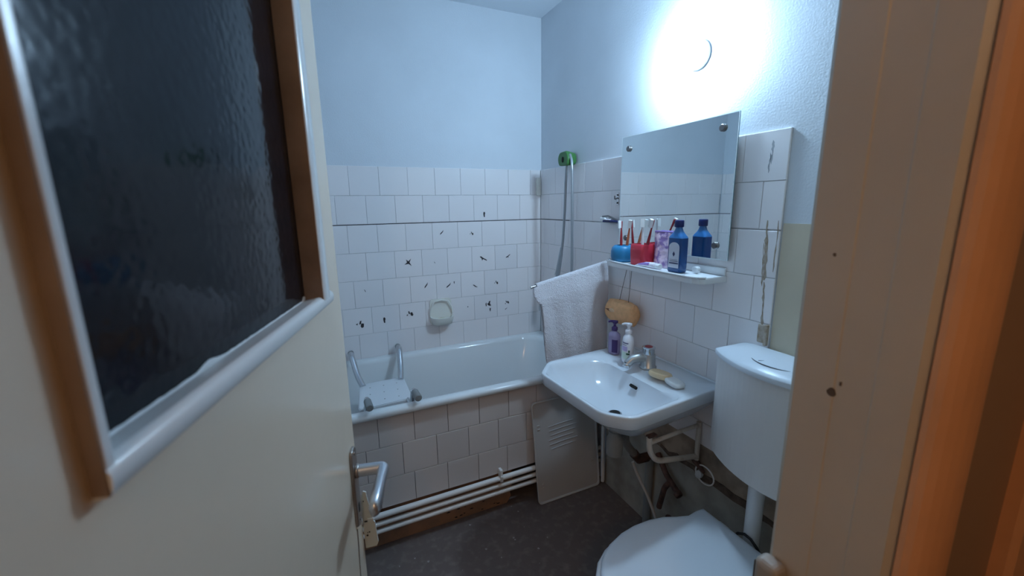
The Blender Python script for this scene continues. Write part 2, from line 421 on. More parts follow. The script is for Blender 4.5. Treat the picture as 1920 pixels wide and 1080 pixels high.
# grout beds behind the tiles, and the blackened joint that runs round the room
bm = nb(); bx(bm, (XL, .0035, .60), (.0, .0052, Z0+.299)); obj('grout', bm, M['grout'], wall_back)
bm = nb(); bx(bm, (.0042, -1.5235, .556), (.0082, -.002, Z0+.299)); obj('grout', bm, M['grout'], wall_right)
bm = nb(); bx(bm, (XL-.0062, -1.979, .80), (XL-.003, -.002, Z0+.299)); obj('grout', bm, M['grout'], wall_left)
bm = nb(); bx(bm, (XL, .0006, Z0-.0022), (-.001, .003, Z0+.0022)); obj('black_joint', bm, M['grout_dark'], wall_back)
bm = nb(); bx(bm, (.0008, -.33, Z0-.002), (.003, -.002, Z0+.002)); obj('black_joint', bm, M['grout_dark'], wall_right)
bm = nb(); bx(bm, (XL-.003, -1.979, Z0-.0022), (XL-.0006, -.002, Z0+.0022)); obj('black_joint', bm, M['grout_dark'], wall_left)
# corner patch, small pale box in the corner
bm = nb(); bx(bm, (-.034, -.012, 1.545), (-.002, .0, 1.655), .004, 2); obj('corner_patch', bm, M['dish'], wall_back)
# beige oil-painted dado, dirty wall foot under the tiles
bm = nb(); bx(bm, (.006, YF+.001, .556), (.0085, -1.527, 1.422)); obj('dado_paint', bm, M['dado'], wall_right)
bm = nb(); bx(bm, (.004, YF+.001, .43), (.0085, -.72, .553)); obj('brown_wall_foot', bm, M['brown_plaster'], wall_right)
bm = nb(); bx(bm, (.001, YF+.001, .0), (.0085, -.72, .428)); obj('grey_wall_foot', bm, M['grey_plaster'], wall_right)
bm = nb()
prof = [(-1.1-.045*i, .428+random.uniform(-.012, .012), random.uniform(.006, .016)) for i in range(17)]
lo = [bm.verts.new((-.001, y, z-h)) for y, z, h in prof]; hi = [bm.verts.new((-.001, y, z+h)) for y, z, h in prof]
lo2 = [bm.verts.new((.003, y, z-h)) for y, z, h in prof]; hi2 = [bm.verts.new((.003, y, z+h)) for y, z, h in prof]
for i in range(16):
    bm.faces.new((lo[i], lo[i+1], hi[i+1], hi[i])); bm.faces.new((hi[i], hi[i+1], hi2[i+1], hi2[i])); bm.faces.new((lo[i], lo[i+1], lo2[i+1], lo2[i]))
obj('grime_line', bm, M['grime'], wall_right)
# glue and rust streaks on the last tile column
def streak(pts, material, x=-.0006):
    bm = nb(); n = len(pts)
    L = [bm.verts.new((x, y-wd, z)) for y, z, wd in pts]; R_ = [bm.verts.new((x, y+wd, z)) for y, z, wd in pts]
    L2 = [bm.verts.new((x+.002, y-wd, z)) for y, z, wd in pts]; R2 = [bm.verts.new((x+.002, y+wd, z)) for y, z, wd in pts]
    for i in range(n-1):
        bm.faces.new((L[i], R_[i], R_[i+1], L[i+1])); bm.faces.new((L[i], L[i+1], L2[i+1], L2[i])); bm.faces.new((R_[i], R_[i+1], R2[i+1], R2[i]))
    obj('streak', bm, material, wall_right)
def wander(y0, y1, z0, z1, n, wd):
    out = []
    for i in range(n):
        s = i/(n-1); out.append((y0+(y1-y0)*s+random.uniform(-.0014, .0014), z0+(z1-z0)*s, wd*random.uniform(.3, 1.25)*(0.25 if i in (0, n-1) else 1)))
    return out
streak(wander(-1.4745, -1.472, 1.697, 1.60, 14, .0032), M['stain_grey'])
streak(wander(-1.468, -1.466, 1.635, 1.575, 9, .0028), M['stain_grey'])
streak(wander(-1.480, -1.489, 1.43, 1.24, 16, .0055), M['stain'])
streak(wander(-1.476, -1.483, 1.36, 1.22, 14, .0022), M['stain'])
streak(wander(-1.490, -1.497, 1.235, 1.09, 12, .004), M['stain'])
streak(wander(-1.516, -1.514, 1.43, 1.27, 10, .0022), M['stain'])
bm = nb(); bx(bm, (-.006, -1.512, 1.035), (.0, -1.488, 1.095), .002); bx(bm, (-.014, -1.524, 1.03), (.0, -1.514, 1.10), .002)
obj('pipe_clip_remnant', bm, M['stain'], wall_right)

# worn bird transfers on the back wall
def bird(cx, cz, s, ang, shape):
    SH = {'swallow': [[(-.5,-.1),(-.1,.12),(-.15,.5),(.1,.2),(.5,.45),(.18,.02),(.35,-.5),(.02,-.12)]],
          'stroke': [[(-.5,-.42),(-.35,-.12),(.2,.2),(.5,.45),(.3,.05),(-.1,-.22)]],
          'hawk': [[(-.5,.28),(-.3,.32),(-.05,.08),(.5,-.32),(.42,-.42),(-.05,-.1),(-.22,-.3),(-.24,-.02)]],
          'perch': [[(-.1,-.5),(.12,-.5),(.1,-.12),(.2,.25),(.05,.5),(-.15,.45),(-.2,.1)]],
          'crumbs': [[(-.5,-.1),(-.3,.1),(-.28,-.15)],[(-.12,.4),(.05,.5),(.08,.05),(-.1,.0)],[(.12,.15),(.42,.2),(.5,-.25),(.3,-.42),(.1,-.2)]],
          'pair': [[(-.5,.05),(-.35,.3),(-.3,-.3),(-.42,-.35)],[(-.15,.1),(.05,.15),(.15,.45),(.4,.5),(.3,.1),(.5,-.35),(.1,-.3),(-.12,-.1)]],
          'dot': [[(-.3,-.3),(.3,-.35),(.35,.3),(-.2,.35)]]}
    bm = nb(); ca, sa = math.cos(ang), math.sin(ang)
    for P in SH[shape]:
        P = [(x*ca-y*sa, x*sa+y*ca) for x, y in P]
        f = [bm.verts.new((cx+x*s, -.0012, cz+y*s)) for x, y in P]; k = [bm.verts.new((cx+x*s, .0006, cz+y*s)) for x, y in P]
        n = len(P); bm.faces.new(f)
        for i in range(n): bm.faces.new((f[i], f[(i+1) % n], k[(i+1) % n], k[i]))
    obj('bird_transfer', bm, M['decal'], wall_back)
for c in [(-.382,1.438,.035,0,'perch'),(-.646,1.342,.03,.2,'stroke'),(-.466,1.328,.026,0,'crumbs'),(-.396,1.177,.05,.1,'hawk'),(-.233,1.18,.034,1.2,'hawk'),
          (-.847,1.18,.05,.2,'swallow'),(-.753,1.043,.034,.35,'stroke'),(-.62,1.03,.036,.1,'stroke'),(-.585,1.045,.016,0,'perch'),(-.454,1.011,.032,-1.2,'stroke'),
          (-.316,1.019,.03,0,'crumbs'),(-.372,.889,.042,0,'pair'),(-.36,.852,.024,0,'perch'),(-.246,.884,.034,.4,'crumbs'),(-.252,.845,.018,0,'stroke'),
          (-.506,.887,.01,0,'dot'),(-.857,.885,.044,.2,'crumbs'),(-.998,.868,.036,0,'perch'),(-1.128,.86,.05,-.3,'crumbs'),(-1.088,1.045,.016,1.4,'stroke'),(-.696,1.172,.012,1.4,'stroke')]:
    bird(c[0], c[1], c[2]*.88, c[3], c[4])

# ================================================================ DOORWAY: jamb, casing, keeper
bm = nb()
prof = [(JX+.034, -1.992), (JX+.004, -1.990), (JX, -1.996), (JX, -2.045), (JX+.0012, -2.047), (JX+.0012, -2.087), (JX+.0, -2.089), (JX, -2.126), (JX+.006, -2.134), (JX+.034, -2.134)]
prism(bm, prof, 0.0, 2.085)
jamb = struct('trim_1', bm, M['jamb'])
bm = nb(); bx(bm, (LX-.034, -2.134, 0), (LX, -1.992, 2.085), .003); struct('trim_2', bm, M['jamb'])
bm = nb(); bx(bm, (LX+.0, -2.134, 2.05), (JX, -1.992, 2.084), .003); struct('trim_3', bm, M['jamb'])
bm = nb(); bx(bm, (JX+.095, -2.1385, 0), (-.245, -2.1345, 2.15)); struct('trim_6', bm, M['hall_brown'])
# hall casing with a rounded front
bm = nb()
prof = [(JX+.002, -2.136)] + [(JX+.052-.05*math.cos(t*PI/10), -2.142-.022*math.sin(t*PI/10)) for t in range(11)] + [(JX+.102, -2.136)]
prism(bm, prof, 0.0, 2.15)
struct('trim_4', bm, M['casing'])
bm = nb(); prof = [(-.345, -2.136), (-.345, -2.155), (-.335, -2.163), (-.245, -2.163), (-.235, -2.155), (-.235, -2.136)]; prism(bm, prof, 0, 2.15); struct('trim_5', bm, M['casing'])
bm = nb()
lathe(bm, [(.0145, 0), (.017, .004), (.015, .012), (.010, .016), (.0085, .019)], (0, 0, 0), 12)
def hole(cy, cz, s, nm):
    bm = nb(); pts = []
    for k in range(11):
        a = 2*PI*k/11; r = s*random.uniform(.7, 1.15); pts.append((cy+r*math.cos(a)*.85, cz+r*math.sin(a)))
    f = [bm.verts.new((JX+.0005-.001, y, z)) for y, z in pts]; g = [bm.verts.new((JX+.003, y, z)) for y, z in pts]
    bm.faces.new(f)
    for k in range(11): bm.faces.new((f[k], f[(k+1) % 11], g[(k+1) % 11], g[k]))
    obj(nm, bm, M['grime'], jamb)
bm.free()
hole(-2.044, 1.2355, .0062, 'screw_hole'); hole(-2.0255, 1.419, .0026, 'nail_hole')
bm = nb(); bx(bm, (JX-.0006, -2.054, 1.248), (JX+.002, -2.052, 1.253)); obj('nail_hole', bm, M['grime'], jamb)
kp = None
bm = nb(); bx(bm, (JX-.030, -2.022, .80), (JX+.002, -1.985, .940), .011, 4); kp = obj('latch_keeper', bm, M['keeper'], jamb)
bm = nb(); bx(bm, (JX-.022, -1.9855, .82), (JX-.006, -1.982, .925), .001); obj('keeper_slot', bm, M['grime'], kp)

# ================================================================ DOOR (swung into the room)
E_ = V(0.26129, 0.96526, 0); N_ = V(0.96526, -0.26129, 0); P0 = V(-1.256, -1.471, 0)
def D(s, t, z): return P0 + E_*s + N_*t + V(0, 0, z)
def DF(co): return D(co.x, co.y, co.z)
WD, HD, TH = 0.70, 2.03, 0.04
OP = (-.585, -.132, 1.338, 1.942)      # opening for the pane
bm = nb()
ss = [-WD, OP[0], OP[1], 0.0]; zs = [.012, OP[2], OP[3], HD]
for t in (0.0, -TH):
    vv = [[bm.verts.new(D(s, t, z)) for z in zs] for s in ss]
    for i in range(3):
        for j in range(3):
            if i == 1 and j == 1: continue
            bm.faces.new((vv[i][j], vv[i+1][j], vv[i+1][j+1], vv[i][j+1]))
bm.verts.ensure_lookup_table()
def vt(i, j, k): return bm.verts[k*16+i*4+j]
for (i, j, i2, j2) in [(i, 0, i+1, 0) for i in range(3)]+[(i, 3, i+1, 3) for i in range(3)]+[(0, j, 0, j+1) for j in range(3)]+[(3, j, 3, j+1) for j in range(3)]+[(1,1,2,1),(1,2,2,2),(1,1,1,2),(2,1,2,2)]:
    bm.faces.new((vt(i, j, 0), vt(i2, j2, 0), vt(i2, j2, 1), vt(i, j, 1)))
door = struct('door_1', bm, M['cream'])
# mouldings round the pane, mitred, each a bead of its own
def bead_v(s_out, s_in, z0, z1, material, name, prof=None):
    bm = nb(); w_ = s_in-s_out
    pr = [(0, 0), (0.02, .007), (.12, .012), (.30, .0145), (.55, .0135), (.75, .010), (.95, .002), (1.0, -.006), (1.0, -.019), (0.9, -.019), (0.0, -.001)]
    rings = []
    for z, d in ((z0, 0), (z1, 0)):
        rings.append([D(s_out+w_*a, t, z) for a, t in pr])
    vr = [[bm.verts.new(p) for p in r] for r in rings]; n = len(pr)
    for k in range(n):
        f = bm.faces.new((vr[0][k], vr[0][(k+1) % n], vr[1][(k+1) % n], vr[1][k]))
        if k < 6: f.smooth = True
    bm.faces.new(vr[0]); bm.faces.new(vr[1][::-1])
    return obj(name, bm, material, door)
def bead_h(z_out, z_in, s0, s1, material, name):
    bm = nb(); w_ = z_in-z_out
    pr = [(0, 0), (0.02, .007), (.15, .013), (.34, .0155), (.52, .0135), (.62, .009), (.66, .006), (1.0, -.006), (1.0, -.019), (0.0, -.001)]
    vr = [[bm.verts.new(D(s, t, z_out+w_*a)) for a, t in pr] for s in (s0, s1)]; n = len(pr)
    for k in range(n):
        f = bm.faces.new((vr[0][k], vr[0][(k+1) % n], vr[1][(k+1) % n], vr[1][k]))
        if k < 6: f.smooth = True
    bm.faces.new(vr[0]); bm.faces.new(vr[1][::-1])
    return obj(name, bm, material, door)
def prof_v(pr, z0, z1, material, name, smooth_to=0, parent=None):
    """bar along z with the (s, t) section pr"""
    bm = nb(); vr = [[bm.verts.new(D(s, t, z)) for s, t in pr] for z in (z0, z1)]; n = len(pr)
    for k in range(n):
        f = bm.faces.new((vr[0][k], vr[0][(k+1) % n], vr[1][(k+1) % n], vr[1][k])); f.smooth = k < smooth_to
    bm.faces.new(vr[0]); bm.faces.new(vr[1][::-1])
    return obj(name, bm, material, parent or door)
def prof_h(pr, s0, s1, material, name, smooth_to=0):
    """bar along the door width with the (t, z) section pr"""
    bm = nb(); vr = [[bm.verts.new(D(s, t, z)) for t, z in pr] for s in (s0, s1)]; n = len(pr)
    for k in range(n):
        f = bm.faces.new((vr[0][k], vr[0][(k+1) % n], vr[1][(k+1) % n], vr[1][k])); f.smooth = k < smooth_to
    bm.faces.new(vr[0]); bm.faces.new(vr[1][::-1])
    return obj(name, bm, material, door)
lm = prof_v([(-0.5945, .0), (-0.5945, .0098), (-0.5937, .0104), (-0.5890, .0104), (-0.5870, .0096), (-.570, -.0175), (-.584, -.0175), (-.586, 0)], 1.329, 1.965, M['cream_trim'], 'side_moulding')
prof_v([(-0.5956, .0002), (-0.5956, .0096), (-0.5945, .0100), (-0.5945, .0002)], 1.328, 1.965, M['tan_trim'], 'tan_side', 0, lm)
rm = prof_v([(-.1458, -.0175), (-.1458, .0108), (-.1445, .0120), (-.128, .0128), (-.112, .0118), (-.104, .0088), (-.100, .004), (-.099, 0.0), (-.13, 0.0), (-.13, -.0175)], 1.341, 1.965, M['cream_trim'], 'side_moulding', 8)
prof_v([(-.1470, -.0172), (-.1470, .0105), (-.1458, .0106), (-.1458, -.0172)], 1.343, 1.965, M['tan_trim'], 'tan_side', 0, rm)
def bottom_prof(z, sg): return [(0.0, z-sg*.0005), (.0075, z), (.0100, z+sg*.0022), (.0116, z+sg*.007), (.0120, z+sg*.0125), (.0105, z+sg*.0175), (.0075, z+sg*.0205), (.004, z+sg*.0215), (-.0175, z+sg*.0180), (-.0175, z+sg*.006), (0.0, z+sg*.006)]
prof_h(bottom_prof(1.3262, 1), -.5945, -.088, M['cream_trim'], 'bottom_moulding', 7)
prof_h(bottom_prof(1.957, -1), -.5945, -.088, M['cream_trim'], 'top_moulding', 7)
bm = nb(); bx(bm, (-.584, -.024, 1.3385), (-.133, -.018, 1.941), 0, 1, DF); obj('glass_pane', bm, M['glass'], door)
bm = nb()   # paint run along the lower edge of the pane
n = 60; A = []; B = []; A2 = []
for i in range(n+1):
    q = -.582+(.582-.148)*i/n; h = 1.3458+random.uniform(-.0004, .0005)+(.0045*math.exp(-((i-21)/2.2)**2))+(.005 if i > 58 else 0)
    A.append(bm.verts.new(D(q, -.0166, 1.341))); B.append(bm.verts.new(D(q, -.0172, h))); A2.append(bm.verts.new(D(q, -.0158, h-.0015)))
for i in range(n):
    bm.faces.new((A[i], A[i+1], A2[i+1], A2[i])); bm.faces.new((A2[i], A2[i+1], B[i+1], B[i]))
obj('paint_edge', bm, M['cream_trim'], door)
# escutcheon, lever, keyhole, latch strip, thin dark line
bm = nb(); pts = round_poly([(-.053, .832), (-.016, .832), (-.016, 1.008), (-.053, 1.008)], .017, 5)
lo = [bm.verts.new(D(s, .0005, z)) for s, z in pts]; hi = [bm.verts.new(D(s, .004, z)) for s, z in pts]; h2 = [bm.verts.new(D(s*.93-.0024, .006, z*.99+.0092)) for s, z in pts]
n = len(pts)
for k in range(n): bm.faces.new((lo[k], lo[(k+1) % n], hi[(k+1) % n], hi[k])); bm.faces.new((hi[k], hi[(k+1) % n], h2[(k+1) % n], h2[k]))
bm.faces.new(h2)
plate = obj('handle_plate', bm, M['plate_metal'], door)
bm = nb(); bx(bm, (-.039, .0055, .862), (-.031, .0066, .882), 0, 1, DF); obj('keyhole', bm, M['dark_hole'], plate)
for z in (.845, .996):
    bm = nb(); lathe(bm, [(.004, 0), (.004, .001), (.002, .002)], (0, 0, 0), 10)
    for v in bm.verts: v.co = D(-.0345+v.co.x, .0058+v.co.z, z+v.co.y)
    obj('screw', bm, M['chrome'], plate)
bm = nb()
path = arc_path([D(-.033, .005, .955), D(-.033, .062, .957), D(-.150, .058, .945)], .009, 6)
rings = []
npt = len(path)
for i, p in enumerate(path):
    d = (path[min(i+1, npt-1)]-path[max(i-1, 0)]).normalized(); s = i/(npt-1)
    hx = V(0, 0, 1); sd = d.cross(hx).normalized()
    if i == 0: a, c = .0125, .0125
    elif i == npt-1: a, c = .013, .010
    else: a, c = .0125, .0115
    rings.append((p, sd, hx, a, c))
# flattened, swelling grip
extra = []
pA, pB = path[-2], path[-1]
for s, a, c in ((.25, .0140, .0105), (.5, .0165, .0115), (.75, .0180, .0118), (.92, .0165, .0105), (.99, .0110, .0070), (1.0, .005, .003)):
    extra.append((pA.lerp(pB, s), None, None, a, c))
sd, hx = rings[-2][1], rings[-2][2]
rings = rings[:-1] + [(p, sd, hx, a, c) for p, _, _, a, c in extra]
loft(bm, [[p + s_*math.cos(2*PI*k/14)*c + h_*math.sin(2*PI*k/14)*a for k in range(14)] for p, s_, h_, a, c in rings])
lever = obj('door_handle', bm, M['alu'], door)
bm = nb(); cyl(bm, D(-.033, .004, .955), D(-.033, .014, .955), .0145, 18, .003); obj('handle_collar', bm, M['plate_metal'], lever)
bm = nb()
pts = [(.002, .735), (.026, .738), (.030, .748), (.026, .80), (.020, .806), (.022, .815), (.014, .862), (.013, .876), (.007, .879), (.003, .87), (.0, .84), (.0, .80)]
a_ = [bm.verts.new(D(.004, t, z)) for t, z in pts]; b2_ = [bm.verts.new(D(.0075, t, z)) for t, z in pts]; n = len(pts)
for k in range(n): bm.faces.new((a_[k], a_[(k+1) % n], b2_[(k+1) % n], b2_[k]))
bm.faces.new(a_); bm.faces.new(b2_[::-1])
latch = obj('latch_strip', bm, M['lock_paint'], door)
for t, z, r in ((.008, .768, .0021), (.013, .776, .0017), (.009, .775, .0010), (.006, .855, .0014)):
    bm = nb(); cyl(bm, D(.0032, t, z), D(.0042, t, z), r, 8); obj('screw_hole', bm, M['black'], latch)
bm = nb(); bx(bm, (.0022, .004, .803), (.0042, .020, .8055), 0, 1, DF); obj('latch_joint', bm, M['black'], latch)
bm = nb(); bx(bm, (.001, .011, .803), (.004, .024, .812), .001, 1, DF); obj('latch_hook', bm, M['lock_paint'], latch)
bm = nb(); c0 = [(-.047, .828), (-.050, .79), (-.056, .75), (-.060, .70), (-.061, .62)]
tube(bm, [D(s, .0006, z) for s, z in c0], .0016, 6); obj('thin_dark_line', bm, M['plate_metal'], door)  # thin dark line running down from the handle plate

# ================================================================ BATHTUB, front panel, pipes
tub = thing('bathtub', 'white enamel bathtub along the back wall behind a tiled front', 'bathtub', (-.83, -.34, 0))
bm = nb(); ZR = .664
def rr(x0, x1, y0, y1, rad, z, n=8):
    out = []
    for cx, cy, a0 in ((x1-rad, y1-rad, 0), (x0+rad, y1-rad, PI/2), (x0+rad, y0+rad, PI), (x1-rad, y0+rad, 1.5*PI)):
        for k in range(n): a = a0+PI/2*k/(n-1); out.append(V(cx+rad*math.cos(a), cy+rad*math.sin(a), z))
    return out
X0, X1 = XL+.004, -.004; Y0, Y1 = -.690, -.003
loft(bm, [rr(X0+.03, X1-.03, Y0+.045, Y1-.03, .03, .628), rr(X0, X1, Y0+.004, Y1, .012, .636), rr(X0, X1, Y0, Y1, .014, .645), rr(X0, X1, Y0, Y1, .014, ZR-.008), rr(X0+.004, X1-.002, Y0+.008, Y1-.001, .016, ZR),
          rr(X0+.055, X1-.055, Y0+.042, Y1-.03, .10, ZR), rr(X0+.065, X1-.065, Y0+.052, Y1-.040, .11, ZR-.006), rr(X0+.072, X1-.075, Y0+.060, Y1-.048, .115, ZR-.025),
          rr(X0+.11, X1-.13, Y0+.095, Y1-.085, .13, ZR-.25), rr(X0+.15, X1-.18, Y0+.12, Y1-.11, .13, ZR-.36), rr(X0+.20, X1-.25, Y0+.17, Y1-.16, .12, ZR-.40)], cap0=False)
obj('basin', bm, M['enamel'], tub, recalc=True)
bm = nb(); cyl(bm, (-.34, -.34, ZR-.401), (-.34, -.34, ZR-.396), .03, 18); obj('drain', bm, M['chrome'], tub)
bm = nb(); cyl(bm, (-.05, -.052, .668), (-.05, -.052, .684), .0022, 8); bm.free()
# tiled apron
bm = nb(); bx(bm, (XL+.004, -.656, .20), (-.010, -.600, .634)); apron = obj('apron', bm, M['grout_front'], tub)
lay(apron, 'y', -.662, XL+.004, -.012, [(.489, .637, -.088), (.339, .489, -.144), (.201, .339, -.10)], .006, M['tile_front'], 'f', None, .0021)
bm = nb(); bx(bm, (XL+.004, -.668, .636), (-.006, -.658, .6415)); obj('black_joint', bm, M['grout_dark'], tub)
# recessed brown plinth with a broken right end
bm = nb(); pts = [(XL+.004, 0), (-.545, 0), (-.522, .035), (-.530, .07), (-.512, .10), (-.518, .199), (XL+.004, .199)]
a_ = [bm.verts.new((x, -.632, z)) for x, z in pts]; b2_ = [bm.verts.new((x, -.605, z)) for x, z in pts]
for k in range(7): bm.faces.new((a_[k], a_[(k+1) % 7], b2_[(k+1) % 7], b2_[k]))
bm.faces.new(a_); bm.faces.new(b2_[::-1])
pl = obj('plinth', bm, M['plinth'], tub)
bm = nb()
for i in range(14):
    x = random.uniform(-.86, -.56); z = random.uniform(.008, .05)*(1.4 if i % 3 else .5); s = random.uniform(.003, .009)
    f = [bm.verts.new((x+s*math.cos(t*PI/3)*random.uniform(.5, 1.6), -.6328, z+s*.5*math.sin(t*PI/3)*random.uniform(.5, 1.2))) for t in range(6)]
    bm.faces.new(f)
ch = obj('chipped_spots', bm, M['black'], pl); ch['kind'] = 'stuff'
PIPES = []
for i, (z, r, lb) in enumerate(((.186, .0125, 'topmost white painted heating pipe along the bathtub foot'), (.148, .0105, 'middle white painted heating pipe along the bathtub foot'), (.112, .0105, 'lowest white painted heating pipe along the bathtub foot'))):
    bm = nb(); tube(bm, [(XL+.002, -.679, z-.004), (-1.2, -.679, z-.001), (-.8, -.679, z), (-.4, -.679, z+.001), (-.003, -.679, z)], r, 12)
    p_ = tag(obj('heating_pipe', bm, M['pipe_white']), lb, 'pipe', 'heating pipes along the bathtub'); PIPES.append(p_)
bm = nb(); bx(bm, (-.602, -.6925, .172), (-.588, -.664, .236), .002, 1); bx(bm, (-.600, -.700, .178), (-.590, -.690, .206), .002); 
obj('pipe_clip', bm, M['pipe_white'], PIPES[0])

# bath seat hung in the tub
seat = thing('bath_bench', 'white perforated bath seat hung by metal tubes inside the bathtub', 'bath seat', (-1.07, -.33, .56))
bm = nb(); pts = round_poly([(-1.200, -.475), (-.950, -.455), (-.945, -.180), (-1.170, -.185)], .03, 5); prism(bm, pts, .570, .590, .004)
board = obj('seat_board', bm, M['seat_plastic'], seat)
for i in range(3):
    for j in range(3):
        x, y = -1.14+.066*i+.008*j, -.41+.08*j
        bm = nb(); cyl(bm, (x, y, .5895), (x, y, .5907), .0034, 8); obj('drain_hole', bm, M['rubber'], board)
for (x0, x1) in ((-1.155, -1.19), (-.965, -.94)):
    bm = nb(); tube(bm, arc_path([(x0, -.215, .588), (x0*.45+x1*.55, -.15, .625), (x1, -.075, .712), (x1, -.03, .712)], .04, 6), .0150, 14); obj('hook_tube', bm, M['chrome'], seat)
    bm = nb(); cyl(bm, (x1, -.045, .712), (x1, -.018, .712), .0155, 12, .003); obj('rubber_cap', bm, M['rubber'], seat)
for x0 in (-1.168, -.972):
    bm = nb(); tube(bm, arc_path([(x0, -.44, .578), (x0, -.56, .60), (x0, -.60, .700), (x0, -.66, .700)], .035, 6), .0115, 12); obj('hook_tube', bm, M['chrome'], seat)
    bm = nb(); cyl(bm, (x0, -.635, .700), (x0+.003, -.700, .697), .0155, 14, .003); obj('rubber_cap', bm, M['rubber'], seat)

# ================================================================ SOAP DISH on the back wall
sd_ = thing('soap_dish', 'pale cream wall soap dish on the tiles above the bathtub', 'soap dish', (-.675, 0, .80))
bm = nb(); pts = round_poly([(-.742, .805), (-.608, .805), (-.612, .958), (-.738, .958)], .02, 4)
f = [bm.verts.new((x, -.008, z)) for x, z in pts]; g = [bm.verts.new((x, -.0005, z)) for x, z in pts]; n = len(pts)
for k in range(n): bm.faces.new((f[k], f[(k+1) % n], g[(k+1) % n], g[k]))
bm.faces.new(f); bm.faces.new(g[::-1]); obj('back_plate', bm, M['dish'], sd_)
bm = nb()
def dish_ring(d, w0, z, inset=0):
    out = []
    for k in range(25):
        a = PI*k/24; c, s_ = math.cos(a), math.sin(a)
        sg = lambda v, p: math.copysign(abs(v)**p, v)
        out.append(V(-.675+(w0-inset)*sg(c, .55), -.006-(d-inset)*sg(s_, .6), z))
    return out
loft(bm, [dish_ring(.030, .044, .803), dish_ring(.058, .058, .812), dish_ring(.072, .066, .848), dish_ring(.073, .067, .856), dish_ring(.073, .067, .856, .007), dish_ring(.070, .064, .846, .008), dish_ring(.052, .054, .826, .008)], closed=True)
obj('bowl', bm, M['dish'], sd_)
bm = nb(); tube(bm, [V(-.742, -.012, .862), V(-.738, -.020, .905), V(-.715, -.022, .945), V(-.675, -.022, .952), V(-.635, -.022, .945), V(-.612, -.020, .905), V(-.608, -.012, .862)], .004, 8); obj('rim', bm, M['dish'], sd_)
bm = nb(); lathe(bm, [(.012, 0), (.026, .004), (.028, .012), (.022, .019), (.008, .021)], (-.682, -.036, .827), 16, 'z', 1.2, .7)
tag(obj('soap_remnant', bm, M['dish_soap']), 'worn yellowish soap piece lying in the wall soap dish', 'soap')

# ================================================================ SHOWER
sh = thing('hand_shower', 'grey shower hose looped over a green plastic holder in the corner', 'shower', (-.03, -.36, 1.10))
bm = nb(); pts = round_poly([(-.405, 1.690), (-.312, 1.694), (-.302, 1.735), (-.322, 1.766), (-.392, 1.768), (-.412, 1.735)], .018, 4)
rings = []
for x, s in ((-.002, .80), (-.030, .92), (-.050, 1.0), (-.058, .97), (-.062, .86)):
    rings.append([V(x, -.357+(y+.357)*s, 1.728+(z-1.728)*s) for y, z in pts])
loft(bm, rings); hd = obj('holder', bm, M['green'], sh)
bm = nb(); lathe(bm, [(.010, -.0655), (.010, -.060)], (0, -.362, 1.724), 12, 'x', .8, 1.5); obj('socket', bm, M['dark_hole'], hd)
bm = nb(); tube(bm, [(-.035, -.36, 1.70), (-.04, -.357, 1.60), (-.04, -.350, 1.45), (-.042, -.338, 1.30), (-.045, -.325, 1.21)], .0075, 10); obj('hose', bm, M['hose'], sh)
bm = nb(); tube(bm, [(-.035, -.385, 1.745), (-.045, -.405, 1.745), (-.045, -.421, 1.715), (-.045, -.427, 1.66), (-.042, -.427, 1.5), (-.04, -.428, 1.3), (-.04, -.428, 1.0), (-.045, -.40, .90), (-.05, -.35, .86)], .0075, 10); obj('hose', bm, M['hose'], sh)
bm = nb(); tube(bm, [(-.045, -.328, 1.25), (-.046, -.322, 1.21), (-.05, -.312, 1.15), (-.055, -.302, 1.08), (-.06, -.296, 1.04)], .011, 12, True, [.008, .0115, .0125, .0125, .010]); obj('handle', bm, M['hose'], sh)
bm = nb(); tube(bm, [(-.050, -.300, 1.150), (-.055, -.288, 1.115), (-.060, -.280, 1.09)], .0055, 8); obj('white_tip', bm, M['bristle'], sh)

# ================================================================ MIRROR, LAMP, SHELF
mi = thing('wall_mirror', 'frameless rectangular mirror fixed by four studs above the shelf', 'mirror', (-.02, -1.08, 1.285))
bm = nb(); bx(bm, (-.0205, -1.366, 1.290), (-.0160, -.794, 1.775)); obj('glass_edge', bm, M['mirror_edge'], mi)
bm = nb(); bx(bm, (-.0212, -1.3635, 1.2925), (-.0208, -.7965, 1.7725)); obj('mirror_face', bm, M['mirror'], mi)
bm = nb()
for (y0, y1, z0, z1) in ((-1.367, -.793, 1.7727, 1.7755), (-1.367, -.793, 1.2895, 1.2921), (-1.367, -1.3640, 1.2922, 1.7726), (-.7960, -.793, 1.2922, 1.7726)):
    bx(bm, (-.0214, y0, z0), (-.0206, y1, z1))
rim = obj('ground_edge', bm, M['mirror_bevel'], mi); rim['kind'] = 'stuff'
for y, z in ((-.842, 1.722), (-1.309, 1.732), (-1.315, 1.339), (-.844, 1.336)):
    bm = nb(); cyl(bm, (-.004, y, z), (-.0200, y, z), .006, 12); cyl(bm, (-.0214, y, z), (-.030, y, z), .0125, 16, .003); obj('stud', bm, M['stud'], mi)

lp = thing('wall_lamp', 'lit round opal globe lamp on the wall above the mirror', 'lamp', (0, -1.165, 1.93))
bm = nb(); lathe(bm, [(.046, .006), (.050, .0), (.047, -.012), (.036, -.018)], (0, -1.165, 2.0), 24, 'x'); obj('base', bm, M['lamp_base'], lp)
bm = nb(); prof = [(.045*math.sin(PI*k/16), -.051+.045*math.cos(PI*k/16)) for k in range(1, 16)]; lathe(bm, prof, (0, -1.165, 2.0), 28, 'x'); obj('globe', bm, M['globe'], lp)

